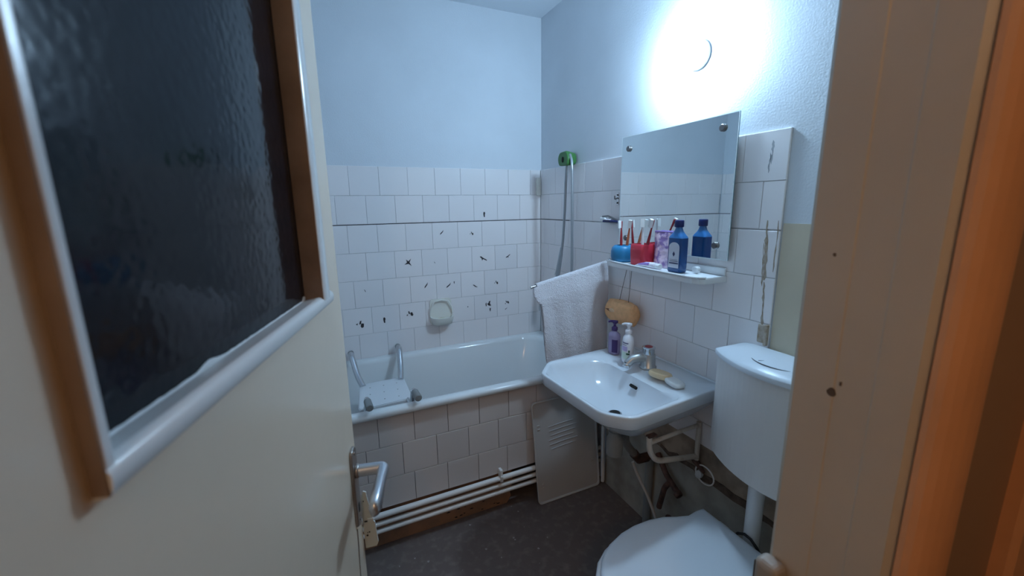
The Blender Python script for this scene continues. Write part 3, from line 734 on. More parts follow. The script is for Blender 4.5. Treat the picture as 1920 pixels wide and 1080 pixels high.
shf = thing('wall_shelf', 'white bow-fronted plastic shelf under the mirror', 'shelf', (-.06, -1.08, 1.21))
bm = nb()
pl_ = [(.0075, -.800), (-.095, -.806), (-.100, -.816)] + [(-.100-.030*math.sin(min(1, (t/10)*1.15)*PI/2), -.82-.50*t/10) for t in range(1, 11)] + [(-.120, -1.343), (-.100, -1.352), (.0, -1.355), (.0075, -1.355)]
pl_ = [(min(x, -.0005), y) for x, y in pl_]
prism(bm, pl_, 1.212, 1.2335, .003); obj('board', bm, M['plastic_white'], shf)
bm = nb(); tube(bm, [V(x-.0005, y, 1.2355) for x, y in pl_[2:-2]], .0042, 8); obj('front_lip', bm, M['plastic_white'], shf)
bm = nb(); bx(bm, (-.009, -1.352, 1.2335), (-.0005, -.803, 1.262), .002); obj('back_lip', bm, M['plastic_white'], shf)
ZS = 1.2345

# small hook and clip left of the mirror
hk = thing('wall_hook', 'small worn metal hook on the tiles left of the mirror', 'hook', (-.005, -.752, 1.48))
bm = nb(); bx(bm, (-.003, -.760, 1.482), (-.0005, -.744, 1.538), .001); obj('hook_plate', bm, M['chrome'], hk)
bm = nb(); tube(bm, arc_path([(-.003, -.752, 1.515), (-.020, -.752, 1.508), (-.020, -.752, 1.525)], .006), .003, 8); obj('hook', bm, M['stud'], hk)
for z in (1.528, 1.492):
    bm = nb(); cyl(bm, (-.003, -.752, z), (-.005, -.752, z), .004, 10); obj('screw', bm, M['black'], hk)
rz = thing('wall_clip', 'dark and white plastic clip bar on the wall left of the mirror', 'clip', (-.02, -.72, 1.40))
bm = nb(); bx(bm, (-.030, -.79, 1.402), (-.0005, -.675, 1.412), .003); obj('clip_bar', bm, M['navy'], rz)
bm = nb(); bx(bm, (-.036, -.70, 1.412), (-.010, -.662, 1.424), .003); obj('white_end', bm, M['plastic_white'], rz)
bm = nb(); tube(bm, [(-.02, -.665, 1.428), (-.022, -.71, 1.431), (-.02, -.735, 1.424), (-.02, -.785, 1.410)], .0045, 8); obj('clip_arm', bm, M['stud'], rz)
bm = nb(); bx(bm, (-.034, -.735, 1.4115), (-.006, -.701, 1.418), .002); obj('white_insert', bm, M['tube'], rz)

# ---- on the shelf
bc = thing('toothbrush_cup', 'round sky blue plastic tumbler at the left end of the shelf', 'cup', (-.055, -.864, ZS))
bm = nb(); lathe(bm, [(.040, 0), (.048, .006), (.0515, .022), (.0515, .046), (.047, .062), (.036, .071), (.027, .072), (.027, .066), (.022, .02)], (-.055, -.864, ZS+.0005), 28); obj('body', bm, M['blue_cup'], bc)
bm = nb(); cyl(bm, (-.055, -.864, ZS+.064), (-.055, -.864, ZS+.0665), .0255, 20); obj('opening', bm, M['dark_hole'], bc)
rc = thing('toothbrush_cup', 'squarish red plastic cup beside the blue tumbler on the shelf', 'cup', (-.062, -.998, ZS))
bm = nb()
loft(bm, [rr(-.062-a, -.062+a, -.998-c*.86, -.998+c*.86, r, ZS+.0005+h, 5) for a, c, r, h in ((.032, .040, .012, 0), (.036, .044, .014, .004), (.038, .047, .014, .06), (.037, .046, .014, .083), (.034, .043, .014, .088), (.031, .040, .012, .088), (.030, .038, .012, .03))])
obj('body', bm, M['red_cup'], rc)
def toothbrush(base, tip, hm, lb, bend=0.0, hang=V(0, -1, 0)):
    base, tip = Vector(base), Vector(tip); d = (tip-base).normalized(); L = (tip-base).length
    t = thing('toothbrush', lb, 'toothbrush', base, 'toothbrushes on the shelf')
    x, y = frame_at(d)
    bm = nb(); tube(bm, [base, base+d*.02, base+d*L*.45, base+d*L*.62, base+d*L*.78, base+d*(L-.028), tip-d*.002, tip], 0, 10, True, [.003, .0055, .0062, .005, .0032, .004, .005, .002])
    obj('handle', bm, hm, t)
    nrm = (hang - d*hang.dot(d)).normalized(); s_ = d.cross(nrm)
    bm = nb(); c = tip - d*.015
    ring = lambda h, k: [c + d*(.0165*k*cx) + s_*(.0072*k*cy) + nrm*h for cx, cy in ((-1, -1), (1, -1), (1, 1), (-1, 1))]
    loft(bm, [ring(.002, 1), ring(.0145, 1.05)], smooth=False); obj('bristles', bm, M['bristle'], t)
    return t
HZ = ZS+.012
toothbrush((-.058, -.858, HZ), (-.050, -.842, 1.412), M['brush_red'], 'dark red toothbrush with white head, left one in the blue tumbler', hang=V(-1, .4, 0))
toothbrush((-.050, -.875, HZ), (-.060, -.915, 1.418), M['brush_orange'], 'orange toothbrush leaning right in the blue tumbler', hang=V(-.7, -.7, 0))
toothbrush((-.060, -.995, HZ+.01), (-.060, -.990, 1.424), M['brush_white'], 'white and red toothbrush, left one in the red cup', hang=V(-.7, -.7, 0))
toothbrush((-.060, -1.005, HZ+.01), (-.078, -1.070, 1.424), M['brush_red'], 'dark red toothbrush leaning towards the blue bottle in the red cup', hang=V(-1, .3, 0))

pk = thing('foil_pouch', 'crumpled pink and violet pouch standing between red cup and bottle', 'pouch', (-.045, -1.090, ZS))
bm = nb(); nu, nv = 10, 12; fr = []; bk = []
for i in range(nu+1):
    fr.append([]); bk.append([])
    for j in range(nv+1):
        u_, v_ = i/nu, j/nv; y = -1.043-.09*u_; z = ZS+.001+.142*v_
        th = .022*math.sin(PI*u_)**.6*(1-v_)**.7+.0012
        wv = random.uniform(-.0015, .0015)
        fr[i].append(bm.verts.new((-.040-th*.9+wv, y, z))); bk[i].append(bm.verts.new((-.036+th*.6+wv, y, z)))
for i in range(nu):
    for j in range(nv):
        for G_ in (fr, bk): f = bm.faces.new((G_[i][j], G_[i+1][j], G_[i+1][j+1], G_[i][j+1])); f.smooth = True
for i in range(nu): bm.faces.new((fr[i][0], fr[i+1][0], bk[i+1][0], bk[i][0])); bm.faces.new((fr[i][nv], fr[i+1][nv], bk[i+1][nv], bk[i][nv]))
for j in range(nv): bm.faces.new((fr[0][j], fr[0][j+1], bk[0][j+1], bk[0][j])); bm.faces.new((fr[nu][j], fr[nu][j+1], bk[nu][j+1], bk[nu][j]))
obj('pouch_body', bm, M['pack'], pk)
bm = nb(); bx(bm, (-.043, -1.134, ZS+.138), (-.034, -1.042, ZS+.145), .0015); obj('top_seal', bm, M['violet'], pk)

tb = thing('toothpaste_tube', 'white tube with violet print lying at the shelf front edge', 'tube', (-.095, -1.08, ZS))
bm = nb()
rings = []
for s, a, c in ((0, .018, .0015), (.15, .017, .006), (.45, .0145, .0105), (.8, .012, .012), (.92, .012, .012), (.96, .007, .007), (1, .006, .006)):
    p = V(-.092, -1.005, ZS+.0125).lerp(V(-.100, -1.125, ZS+.0125), s); rings.append([V(p.x+a*math.cos(2*PI*k/16), p.y, ZS+.001+c+c*math.sin(2*PI*k/16)) for k in range(16)])
loft(bm, rings); obj('tube_body', bm, M['tube'], tb)
bm = nb(); cyl(bm, (-.100, -1.121, ZS+.0125), (-.1015, -1.143, ZS+.0125), .011, 14, .001); obj('tube_cap', bm, M['plastic_white'], tb)
bm = nb(); rings = []
for s, a, c in ((.18, .0166, .0067), (.45, .0148, .0108), (.7, .0134, .0121)):
    p = V(-.092, -1.005, 0).lerp(V(-.100, -1.125, 0), s); rings.append([V(p.x-(a)*math.cos(k), p.y, ZS+.001+c*1.03+c*1.05*math.sin(k)) for k in (-.1, .25, .6, .9)])
loft(bm, rings, False, False, True, False); obj('tube_print', bm, M['violet'], tb)

mw = thing('mouthwash_bottle', 'tall deep blue bottle with silver arched label on the shelf', 'bottle', (-.082, -1.205, ZS))
MX = -.012
bm = nb()
def bt(a, c, r, h): return rr(-.082-a*.9, -.082+a*.9, -1.205-c*.92, -1.205+c*.92, r, ZS+.0005+h, 6)
loft(bm, [bt(.020, .031, .010, 0), bt(.0235, .0345, .011, .005), bt(.0238, .035, .011, .03), bt(.0238, .035, .011, .126)]); obj('body', bm, M['bottle_blue'], mw)
bm = nb()
loft(bm, [bt(.0238, .035, .011, .1262), bt(.0225, .033, .012, .132), bt(.018, .025, .013, .142), bt(.0145, .018, .012, .152), bt(.013, .0145, .0125, .162), bt(.0125, .013, .0122, .168)]); obj('shoulder', bm, M['bottle_clear'], mw)
bm = nb(); lathe(bm, [(.0145, .166), (.0165, .168), (.0165, .188), (.0155, .191), (.012, .1915)], (-.082, -1.205, ZS), 20); obj('cap', bm, M['navy'], mw)
bm = nb(); lab = [(-1.235, .018), (-1.181, .018), (-1.181, .088)] + [(-1.208+.027*math.cos(a*PI/10), .094+.018*math.sin(a*PI/10)) for a in range(0, 11)] + [(-1.235, .088)]
f = [bm.verts.new((-.1042, -1.205+(y+1.205)*.9, ZS+z)) for y, z in lab]; g = [bm.verts.new((-.1034, -1.205+(y+1.205)*.9, ZS+z)) for y, z in lab]; n = len(lab); bm.faces.new(f)
for k in range(n): bm.faces.new((f[k], f[(k+1) % n], g[(k+1) % n], g[k]))
lb_ = obj('label', bm, M['label_silver'], mw)
bm = nb()
f = [bm.verts.new((-.1047, -1.208+y, ZS+.069+z)) for y, z in ((0, .010), (.006, 0), (0, -.010), (-.006, 0))]; bm.faces.new(f)
obj('emblem', bm, M['label_band'], lb_)
for z0_, z1_, y0_, y1_ in ((.033, .037, -1.233, -1.186), (.042, .0435, -1.231, -1.188), (.048, .049, -1.228, -1.190)):
    bm = nb(); bx(bm, (-.1048, y0_*.9-.1205, ZS+z0_), (-.1043, y1_*.9-.1205, ZS+z1_)); obj('print_line', bm, M['label_band'], lb_)
bm = nb(); lathe(bm, [(.010, 0), (.012, .001), (.012, .018), (.010, .020)], (-.055, -1.262, ZS+.0135), 16, 'x')
for v in bm.verts: pass
tag(obj('screw_cap', bm, M['plastic_white']), 'small white screw cap lying behind the blue bottle', 'cap')

# ================================================================ SPONGE on its cord
sg = thing('bath_sponge', 'tan bath sponge hung by a cord from the shelf', 'sponge', (-.055, -.875, .95))
bm = nb(); bmesh.ops.create_cube(bm, size=1); bmesh.ops.subdivide_edges(bm, edges=bm.edges[:], cuts=7, use_grid_fill=True)
for v in bm.verts:
    p = v.co*2; q = Vector((p.x*math.sqrt(max(0, 1-p.y*p.y*.3-p.z*p.z*.3)), p.y*math.sqrt(max(0, 1-p.x*p.x*.25-p.z*p.z*.22)), p.z*math.sqrt(max(0, 1-p.x*p.x*.3-p.y*p.y*.22))))
    k = 1+random.uniform(-.02, .02)
    v.co = V(-.055+q.x*.042*k, -.875+q.y*.094*k, 1.0+q.z*.054*k - .010*q.y*0)
obj('sponge_body', bm, M['sponge'], sg, smooth=True)
bm = nb(); pts = [(-.795, 1.006), (-.83, 1.012), (-.862, 1.016), (-.90, 1.006), (-.862, .998), (-.83, 1.001)]
a_ = [bm.verts.new((-.0965 if 0 < i < 3 or i > 3 else -.090, y, z)) for i, (y, z) in enumerate(pts)]; b2_ = [bm.verts.new((-.06, y, z)) for y, z in pts]
for k in range(6): bm.faces.new((a_[k], a_[(k+1) % 6], b2_[(k+1) % 6], b2_[k]))
bm.faces.new(a_); obj('slit', bm, M['sponge_cut'], sg)
bm = nb(); lathe(bm, [(.004, -.1015), (.019, -.0985), (.021, -.093)], (0, -.853, 1.009), 14, 'x', 1.0, .45); obj('pale_patch', bm, M['sponge_pale'], sg)
bm = nb(); tube(bm, [(-.055, -.855, 1.052), (-.055, -.90, 1.2125)], .0011, 6); obj('cord', bm, M['cord'], sg)
bm = nb(); tube(bm, [(-.055, -.915, 1.046), (-.055, -.93, 1.2125)], .0011, 6); obj('cord', bm, M['cord'], sg)

# ================================================================ TOWEL on its rail
rl = thing('towel_rail', 'sagging thin metal towel rail projecting from the right wall', 'towel rail', (0, -.715, 1.2))
RA, RB = V(-.0005, -.712, 1.212), V(-.445, -.718, 1.124)
bm = nb(); tube(bm, [RA, RB], .0055, 10); obj('rod', bm, M['chrome'], rl)
bm = nb(); cyl(bm, (-.0005, -.712, 1.212), (-.012, -.712, 1.210), .016, 16, .002); obj('wall_rosette', bm, M['chrome'], rl)
bm = nb(); NU, NV = 70, 90
def towel_pt(u_, v_, side):
    p = V(-.030, -.7126, 1.206).lerp(V(-.418, -.7174, 1.1293), u_)
    Ltot = .50-.07*u_
    fold = .006*math.sin(u_*9+1.3)*min(1, v_*3)+.004*math.sin(u_*23+v_*4)*min(1, v_*2)
    if side > 0: y = -.008-.012*min(1, v_*6) + fold - .018*v_
    else: y = .008+.006*min(1, v_*6) + fold*.5
    z = -Ltot*v_
    dx = 0.004*math.sin(v_*6)+.045*v_*u_*(1 if side > 0 else 1.4)+(0 if side > 0 else .012*u_)
    if u_ > .93 and v_ < .18: dx += -.030*(u_-.93)/.07*(1-v_/.18)*(v_/.18)*4*.5-.012*(u_-.93)/.07
    return p + V(dx, y+random.uniform(-.0013, .0013), z)
layers = []
col_ = []
for i in range(NU+1):
    u_ = i/NU; c_ = []
    for j in range(NV, 0, -1): c_.append(towel_pt(u_, j/NV, 1))
    p = V(-.030, -.7126, 1.206).lerp(V(-.418, -.7174, 1.1293), u_)
    for a in (0, 45, 90, 135, 180): c_.append(p + V(0, -.0085*math.cos(math.radians(a)), .0085*math.sin(math.radians(a))))
    for j in range(1, int(NV*.8)+1): c_.append(towel_pt(u_, j/NV, -1))
    col_.append([bm.verts.new(q) for q in c_])
for i in range(NU):
    for j in range(len(col_[0])-1): f = bm.faces.new((col_[i][j], col_[i+1][j], col_[i+1][j+1], col_[i][j+1])); f.smooth = True
tw = obj('towel', bm, M['towel'])
sm = tw.modifiers.new('thick', 'SOLIDIFY'); sm.thickness = .004; sm.offset = 1.0
tag(tw, 'white terry towel draped over the sagging rail beside the washbasin', 'towel')

# ================================================================ WASHBASIN
wb = thing('washbasin', 'white ceramic washbasin with cut corners on the right wall', 'washbasin', (-.25, -1.14, .66))
OUT = [(-.0005, -.855), (-.0005, -1.385), (-.10, -1.392), (-.435, -1.421), (-.462, -1.412), (-.505, -1.366), (-.520, -1.335), (-.537, -.985), (-.530, -.970), (-.460, -.892), (-.440, -.882), (-.16, -.860)]
INN = [(-.205, -.985), (-.205, -1.345), (-.225, -1.368), (-.415, -1.388), (-.445, -1.380), (-.487, -1.335), (-.497, -1.315), (-.510, -1.000), (-.503, -.980), (-.450, -.922), (-.430, -.915), (-.265, -.935), (-.225, -.955)]
C2 = (-.30, -1.155); NS = 96
def oz(z, tilt=0.0): return z
bm = nb()
R0 = lambda z, s: poly_ring(OUT, C2, NS, z, s)
RI = lambda z, s: poly_ring(INN, C2, NS, z, s)
def backdeck(ring, dz):
    # the deck at the wall side lies lower than the raised rim
    return ring
def lerp_rings(a, b_, t, z): return [V(p.x+(q.x-p.x)*t, p.y+(q.y-p.y)*t, z) for p, q in zip(a, b_)]
o_, i_ = R0(.83, 1), RI(.83, 1)
for r_ in (o_,):
    pass
bottom = lambda z, s: [V(min(p.x, -.0005), p.y, p.z) for p in [V(-.18+(q.x+.18)*s, -1.145+(q.y+1.145)*s, z) for q in o_]]
def clampw(r): return [V(min(p.x, -.0005), p.y, p.z) for p in r]
loft(bm, [clampw(bottom(.645, .30)), clampw(bottom(.66, .50)), clampw(bottom(.715, .74)), clampw(bottom(.765, .90)), clampw(bottom(.778, .945)), clampw(R0(.786, .972)), clampw(R0(.815, .994)), clampw(R0(.826, 1.0)), clampw(R0(.831, .996)), clampw(R0(.833, .985)),
          lerp_rings(o_, i_, .52, .832), lerp_rings(o_, i_, .70, .828), lerp_rings(o_, i_, .85, .8195), lerp_rings(o_, i_, 1.0, .814), RI(.806, .985), RI(.790, .93),
          [V(p.x*.97-.01, p.y, .755) for p in RI(.755, .80)], [V(p.x-.012, p.y-.008, .728) for p in RI(.728, .60)], [V(p.x-.018, p.y-.012, .714) for p in RI(.714, .35)], [V(p.x-.022, p.y-.016, .708) for p in RI(.708, .12)]])
obj('bowl', bm, M['ceramic'], wb)
bm = nb(); lathe(bm, [(.024, 0), (.026, .002), (.022, .0035)], (-.330, -1.185, .7085), 20); dr = obj('drain_ring', bm, M['chrome'], wb)
bm = nb(); cyl(bm, (-.330, -1.185, .711), (-.330, -1.185, .7125), .020, 18); obj('drain_hole', bm, M['dark_hole'], wb)
bm = nb()
pts = round_poly([(-.019, -.006), (.019, -.006), (.019, .006), (-.019, .006)], .006, 4)
nrm = V(-.72, 0, .69).normalized(); tz = V(.69, 0, .72).normalized(); c = V(-.2255, -1.160, .787)
f = [bm.verts.new(c + V(0, 1, 0)*a + tz*b2_ + nrm*.001) for a, b2_ in pts]; bm.faces.new(f); g = [bm.verts.new(c + V(0, 1, 0)*a + tz*b2_ - nrm*.006) for a, b2_ in pts]
for k in range(len(pts)): bm.faces.new((f[k], f[(k+1) % len(pts)], g[(k+1) % len(pts)], g[k]))
obj('overflow_slot', bm, M['dark_hole'], wb)
bm = nb(); bx(bm, (-.012, -1.383, .822), (-.0005, -.857, .838), .004, 2); obj('back_ledge', bm, M['ceramic'], wb)
DZ = .8335   # deck height
# tap
tp = thing('basin_tap', 'dull chrome single tap on the back of the washbasin', 'tap', (-.115, -1.118, DZ))
bm = nb(); lathe(bm, [(.032, 0), (.034, .002), (.034, .008), (.029, .012), (.0280, .055), (.0265, .060)], (-.115, -1.118, DZ-.004), 24); obj('body', bm, M['tap_metal'], tp)
bm = nb(); tube(bm, [(-.118, -1.116, DZ+.035), (-.150, -1.108, DZ+.043), (-.185, -1.100, DZ+.038), (-.204, -1.095, DZ+.020)], 0, 14, True, [.022, .020, .017, .0145]); sp_ = obj('spout', bm, M['tap_metal'], tp)
bm = nb(); cyl(bm, (-.203, -1.095, DZ+.022), (-.208, -1.094, DZ+.006), .0155, 14, .002); obj('aerator', bm, M['chrome'], sp_)
bm = nb(); lathe(bm, [(.0245, .056), (.0245, .062), (.0235, .080), (.0260, .083), (.0260, .088), (.022, .090)], (-.115, -1.118, DZ-.004), 20); kn = obj('knob', bm, M['chrome'], tp)
bm = nb(); lathe(bm, [(.016, 0), (.014, .0015)], (-.115, -1.118, DZ+.086), 16); obj('red_cap', bm, M['brush_red'], kn)
# pump bottles
def pump(t, c, z, m_pump, head_dir, s=1.0, hh=.0):
    x, y = c
    bm = nb(); lathe(bm, [(.0125*s, 0), (.0135*s, .002), (.0135*s, .014), (.010*s, .017), (.0055*s, .020), (.0055*s, .030), (.009*s, .032), (.0095*s, .042), (.006*s, .045)], (x, y, z), 18); cl = obj('pump_collar', bm, m_pump, t)
    d = Vector(head_dir).normalized(); p = V(x, y, z+.040)
    bm = nb(); tube(bm, [p-d*.013, p, p+d*.018, p+d*.028+V(0, 0, -.004)], 0, 10, True, [.006, .007, .0048, .004]); obj('nozzle', bm, m_pump, cl)
pb = thing('soap_pump', 'violet translucent soap bottle with dark pump head on the washbasin', 'bottle', (-.138, -.930, DZ))
bm = nb(); lathe(bm, [(.026, 0), (.030, .003), (.031, .010), (.031, .080), (.028, .092), (.018, .100), (.013, .103), (.0125, .108)], (-.138, -.930, DZ), 24, 'z', .75, 1.0); obj('body', bm, M['purple_liquid'], pb)
bm = nb(); loft(bm, [[V(-.138+.75*.0314*math.cos(a), -.930+.0314*math.sin(a), DZ+h) for a in [PI+.35+i*.16 for i in range(7)]] for h in (.012, .07)], False, False, True, False); obj('label', bm, M['purple_dark'], pb)
pump(pb, (-.138, -.930), DZ+.106, M['purple_dark'], (-.55, .83, 0), 1.0)
pw = thing('lotion_pump', 'white lotion pump bottle with lilac label beside the tap', 'bottle', (-.150, -1.035, DZ))
bm = nb(); lathe(bm, [(.027, 0), (.032, .003), (.034, .012), (.0345, .060), (.032, .090), (.027, .108), (.018, .117), (.014, .120), (.0135, .125)], (-.150, -1.035, DZ), 28, 'z', .75, 1.0, -.55); obj('body', bm, M['bottle_white'], pw)
def wlabel(h0, h1, a0, a1, m_, nm, k=1.012):
    bm = nb(); rows = []
    for h in (h0, (h0+h1)/2, h1):
        r = .0345*k if h < .06 else .0345*k-(h-.06)*.075; row = []
        for i in range(9):
            a = a0+(a1-a0)*i/8; x, y = r*math.cos(a)*.75, r*math.sin(a); rt = -.55
            row.append(V(-.150+x*math.cos(rt)-y*math.sin(rt), -1.035+x*math.sin(rt)+y*math.cos(rt), DZ+h))
        rows.append(row)
    loft(bm, rows, False, False, True, False); obj(nm, bm, m_, pw)
AC = PI+.9
wlabel(.086, .091, AC-.62, AC+.5, M['label_grey'], 'print_line', 1.02); wlabel(.079, .0815, AC-.62, AC+.2, M['label_grey'], 'print_line', 1.02)
wlabel(.055, .074, AC-.65, AC+.35, M['label_lilac'], 'lilac_print'); wlabel(.020, .050, AC-.65, AC+.55, M['label_green'], 'green_print')
wlabel(.040, .0475, AC+.2, AC+.75, M['leaf'], 'leaf_print', 1.025); wlabel(.050, .060, AC+.5, AC+.75, M['leaf'], 'leaf_print', 1.025)
pump(pw, (-.150, -1.035), DZ+.123, M['bottle_white'], (-.55, .83, 0), 1.05)
# soaps
def soap(nm, c, a, b2_, h, rot, m_, lb):
    bm = nb(); rings = []
    for s, z in ((.80, 0), (.94, .12), (1.0, .4), (1.0, .62), (.93, .88), (.78, 1.0)):
        ring = []
        for k in range(24):
            t = 2*PI*k/24; sg2 = lambda v: math.copysign(abs(v)**.72, v)
            x, y = a*s*sg2(math.cos(t)), b2_*s*sg2(math.sin(t)); ring.append(V(c[0]+x*math.cos(rot)-y*math.sin(rot), c[1]+x*math.sin(rot)+y*math.cos(rot), c[2]+h*z))
        rings.append(ring)
    loft(bm, rings); return tag(obj(nm, bm, m_), lb, 'soap')
soap('soap_bar', (-.150, -1.222, DZ), .026, .046, .023, .25, M['soap_cream'], 'shiny cream soap bar beside the tap on the washbasin')
soap('soap_bar', (-.152, -1.296, DZ), .026, .042, .017, -.2, M['soap_white'], 'pale grey soap bar at the right back corner of the washbasin')

# ================================================================ UNDER THE BASIN
def bracket(y, lb):
    t = thing('basin_bracket', lb, 'bracket', (0, y, .50))
    bm = nb(); tube(bm, [(-.012, y, .652), (-.012, y, .49)], .0095, 10); obj('wall_post', bm, M['bracket'], t)
    bm = nb(); tube(bm, arc_path([(-.012, y, .505), (-.225, y, .545), (-.262, y, .60), (-.265, y, .660)], .05, 6), .0105, 12); obj('curved_arm', bm, M['bracket'], t)
    bm = nb(); tube(bm, [(-.258, y, .630), (-.10, y, .638), (-.014, y, .640)], .008, 10); obj('cross_bar', bm, M['bracket'], t)
    bm = nb(); bx(bm, (-.275, y-.012, .655), (-.235, y+.008, .664), .002); obj('pad', bm, M['rust'], t)
bracket(-1.30, 'white painted iron bracket under the washbasin next to the cistern')
bm = nb(); tube(bm, [(-.022, -.73, .02), (-.022, -.722, .3), (-.022, -.72, .50), (-.022, -.72, .60)], .010, 10)
tag(obj('riser_pipe', bm, M['pipe_white']), 'thin white vertical pipe on the wall behind the grey hatch panel', 'pipe')
tr = thing('waste_trap', 'grey plastic waste trap under the washbasin running to the wall', 'trap', (-.15, -1.08, .30))
bm = nb(); tube(bm, [(-.322, -1.18, .640), (-.322, -1.18, .60)], .020, 14); obj('tail_pipe', bm, M['trap'], tr)
bm = nb(); lathe(bm, [(.022, .0), (.032, .006), (.032, .07), (.024, .08), (.022, .10)], (-.322, -1.18, .53), 18); obj('trap_cup', bm, M['trap'], tr)
bm = nb(); tube(bm, arc_path([(-.30, -1.17, .575), (-.22, -1.12, .57), (-.165, -1.06, .47), (-.105, -1.055, .395)], .05, 5), .017, 12); obj('waste_pipe', bm, M['trap'], tr)
bm = nb(); tube(bm, [(-.110, -1.056, .402), (-.080, -1.055, .365), (-.015, -1.055, .36)], .021, 12); obj('rubber_sleeve', bm, M['rust'], tr)
bm = nb(); tube(bm, [(-.020, -1.062, .36), (-.020, -1.060, .2), (-.020, -1.06, .02)], .019, 12)
tag(obj('drain_stack', bm, M['rubber']), 'dark vertical drain pipe on the wall under the washbasin', 'pipe')
bm = nb(); tube(bm, arc_path([(-.155, -1.10, .40), (-.140, -1.12, .34), (-.115, -1.17, .25), (-.105, -1.23, .13), (-.10, -1.25, .02)], .05, 5), .0062, 8)
tag(obj('water_hose', bm, M['hose_braid']), 'thin pale flexible hose running down beside the rusty pipes', 'hose')
rp_ = thing('rusty_pipe', 'rusty branched supply pipe on the wall under the washbasin', 'pipe', (-.03, -1.2, .2))
bm = nb(); tube(bm, arc_path([(-.012, -1.10, .40), (-.03, -1.17, .345), (-.035, -1.245, .305)], .02, 4), .012, 10); obj('branch', bm, M['rust'], rp_)
bm = nb(); tube(bm, arc_path([(-.035, -1.20, .33), (-.05, -1.185, .30), (-.055, -1.165, .19)], .03, 5), .0115, 10); obj('branch', bm, M['rust'], rp_)
bm = nb(); cyl(bm, (-.036, -1.236, .309), (-.038, -1.256, .300), .0165, 12, .003); obj('end_cap', bm, M['rust'], rp_)
vl = thing('stop_valve', 'rusty stop valve low on the wall behind the toilet lid', 'valve', (-.04, -1.235, .12))
bm = nb(); tube(bm, [(-.008, -1.25, .175), (-.05, -1.245, .175)], .010, 10); tube(bm, [(-.05, -1.245, .188), (-.05, -1.262, .10)], .009, 10); obj('valve_body', bm, M['rust'], vl)
bm = nb(); lathe(bm, [(.008, -.056), (.021, -.058), (.022, -.066), (.008, -.070)], (0, -1.235, .186), 10, 'x', 1.0, .8); obj('valve_wheel', bm, M['rust'], vl)
rg = thing('wire_ring', 'white ring with a pale plug hanging on the wall beside the cistern', 'ring', (-.02, -1.34, .41))
bm = nb(); tube(bm, [(-.015, -1.345+.042*math.cos(2*PI*k/24), .450+.036*math.sin(2*PI*k/24)) for k in range(25)], .003, 8, False); obj('ring', bm, M['pipe_white'], rg)
bm = nb(); lathe(bm, [(.006, -.022), (.017, -.018), (.019, -.008), (.015, -.003)], (0, -1.318, .437), 9, 'x', .8, 1.2, .4); obj('plug', bm, M['soap_white'], rg)
bm = nb(); tube(bm, [(-.004, -1.285, .478), (-.012, -1.31, .475), (-.02, -1.345, .462)], .009, 8, True, [.013, .011, .006]); obj('rusty_stub', bm, M['rust'], rg)

# ================================================================ HATCH PANEL leaning on the tub
hp = thing('hatch_panel', 'grey enamel access panel leaning against the bathtub under the washbasin', 'panel', (-.22, -.712, 0))
lean = lambda co: V(co.x, -.716+co.y+.047*(co.z/.54), co.z)
bm = nb(); pts = round_poly([(-.408, .002), (-.036, .002), (-.052, .537), (-.424, .537)], .022, 5)
lay3 = []
for y, s in ((.0, 1), (-.007, 1), (-.009, .985), (-.009, .965), (-.005, .955)):
    lay3.append([lean(V(-.23+(x+.23)*s, y, .27+(z-.27)*(s if s == 1 else 1-(1-s)*.7))) for x, z in pts])
loft(bm, lay3[:2], True, False, False); loft(bm, lay3[1:4], False, False, False); loft(bm, lay3[3:], False, True, False)
bmesh.ops.remove_doubles(bm, verts=bm.verts, dist=1e-5)
body = obj('panel_sheet', bm, M['panel'], hp)
bm = nb(); tube(bm, [lean(V(-.23+(x+.23)*.99, -.0088, .27+(z-.27)*.993)) for x, z in pts+pts[:1]], .0028, 6, False); obj('panel_rim', bm, M['panel_rim'], hp)
for i in range(6):
    z = .402-.024*i; x0, x1 = -.335+.006*(i % 3), -.190+.012*((i*2) % 3)
    bm = nb(); tube(bm, [lean(V(x0, -.006, z-.006)), lean(V((x0+x1)/2, -.006, z)), lean(V(x1, -.006, z+.002))], .0016, 6); obj('slit', bm, M['slit'], hp)
for x, z in ((-.392, .415), (-.390, .395), (-.378, .105), (-.376, .085), (-.083, .16), (-.080, .145)):
    bm = nb(); tube(bm, [lean(V(x-.006, -.006, z)), lean(V(x+.008, -.006, z+.001))], .0022, 6); obj('rivet', bm, M['panel_rim'], hp)

# ================================================================ TOILET and CISTERN
YC = -1.602
to = thing('toilet', 'white toilet with closed lid at the bottom right under the cistern', 'toilet', (-.36, YC, 0))
half = [(-.130, .160), (-.165, .162), (-.205, .158), (-.245, .172), (-.29, .192), (-.345, .203), (-.41, .205), (-.47, .197), (-.53, .178), (-.58, .148), (-.62, .105), (-.641, .055)]
lidp = [(x, YC+h) for x, h in half] + [(-.647, YC)] + [(x, YC-h) for x, h in half[::-1]]
def sc(ps, s, c=(-.36, YC)): return [(c[0]+(x-c[0])*s, c[1]+(y-c[1])*s) for x, y in ps]
bm = nb()
loft(bm, [[V(x, y, .402) for x, y in lidp], [V(x, y, .412) for x, y in lidp], [V(x, y, .418) for x, y in sc(lidp, .985)], [V(x, y, .4215) for x, y in sc(lidp, .955)], [V(x, y, .4225) for x, y in sc(lidp, .90)], [V(x, y, .4232) for x, y in sc(lidp, .5)]], smooth=True)
obj('lid', bm, M['lid_plastic'], to)
bm = nb(); sp2 = [(x-(.012 if x < -.25 else 0), y) for x, y in sc(lidp, 1.018)]
loft(bm, [[V(x, y, .382) for x, y in sp2], [V(x, y, .396) for x, y in sp2], [V(x, y, .4005) for x, y in sc(sp2, .985)]]); obj('seat', bm, M['plastic_white'], to)
bm = nb(); el = lambda a, c, x, z: [V(x+a*math.cos(2*PI*k/32), YC+c*math.sin(2*PI*k/32), z) for k in range(32)]
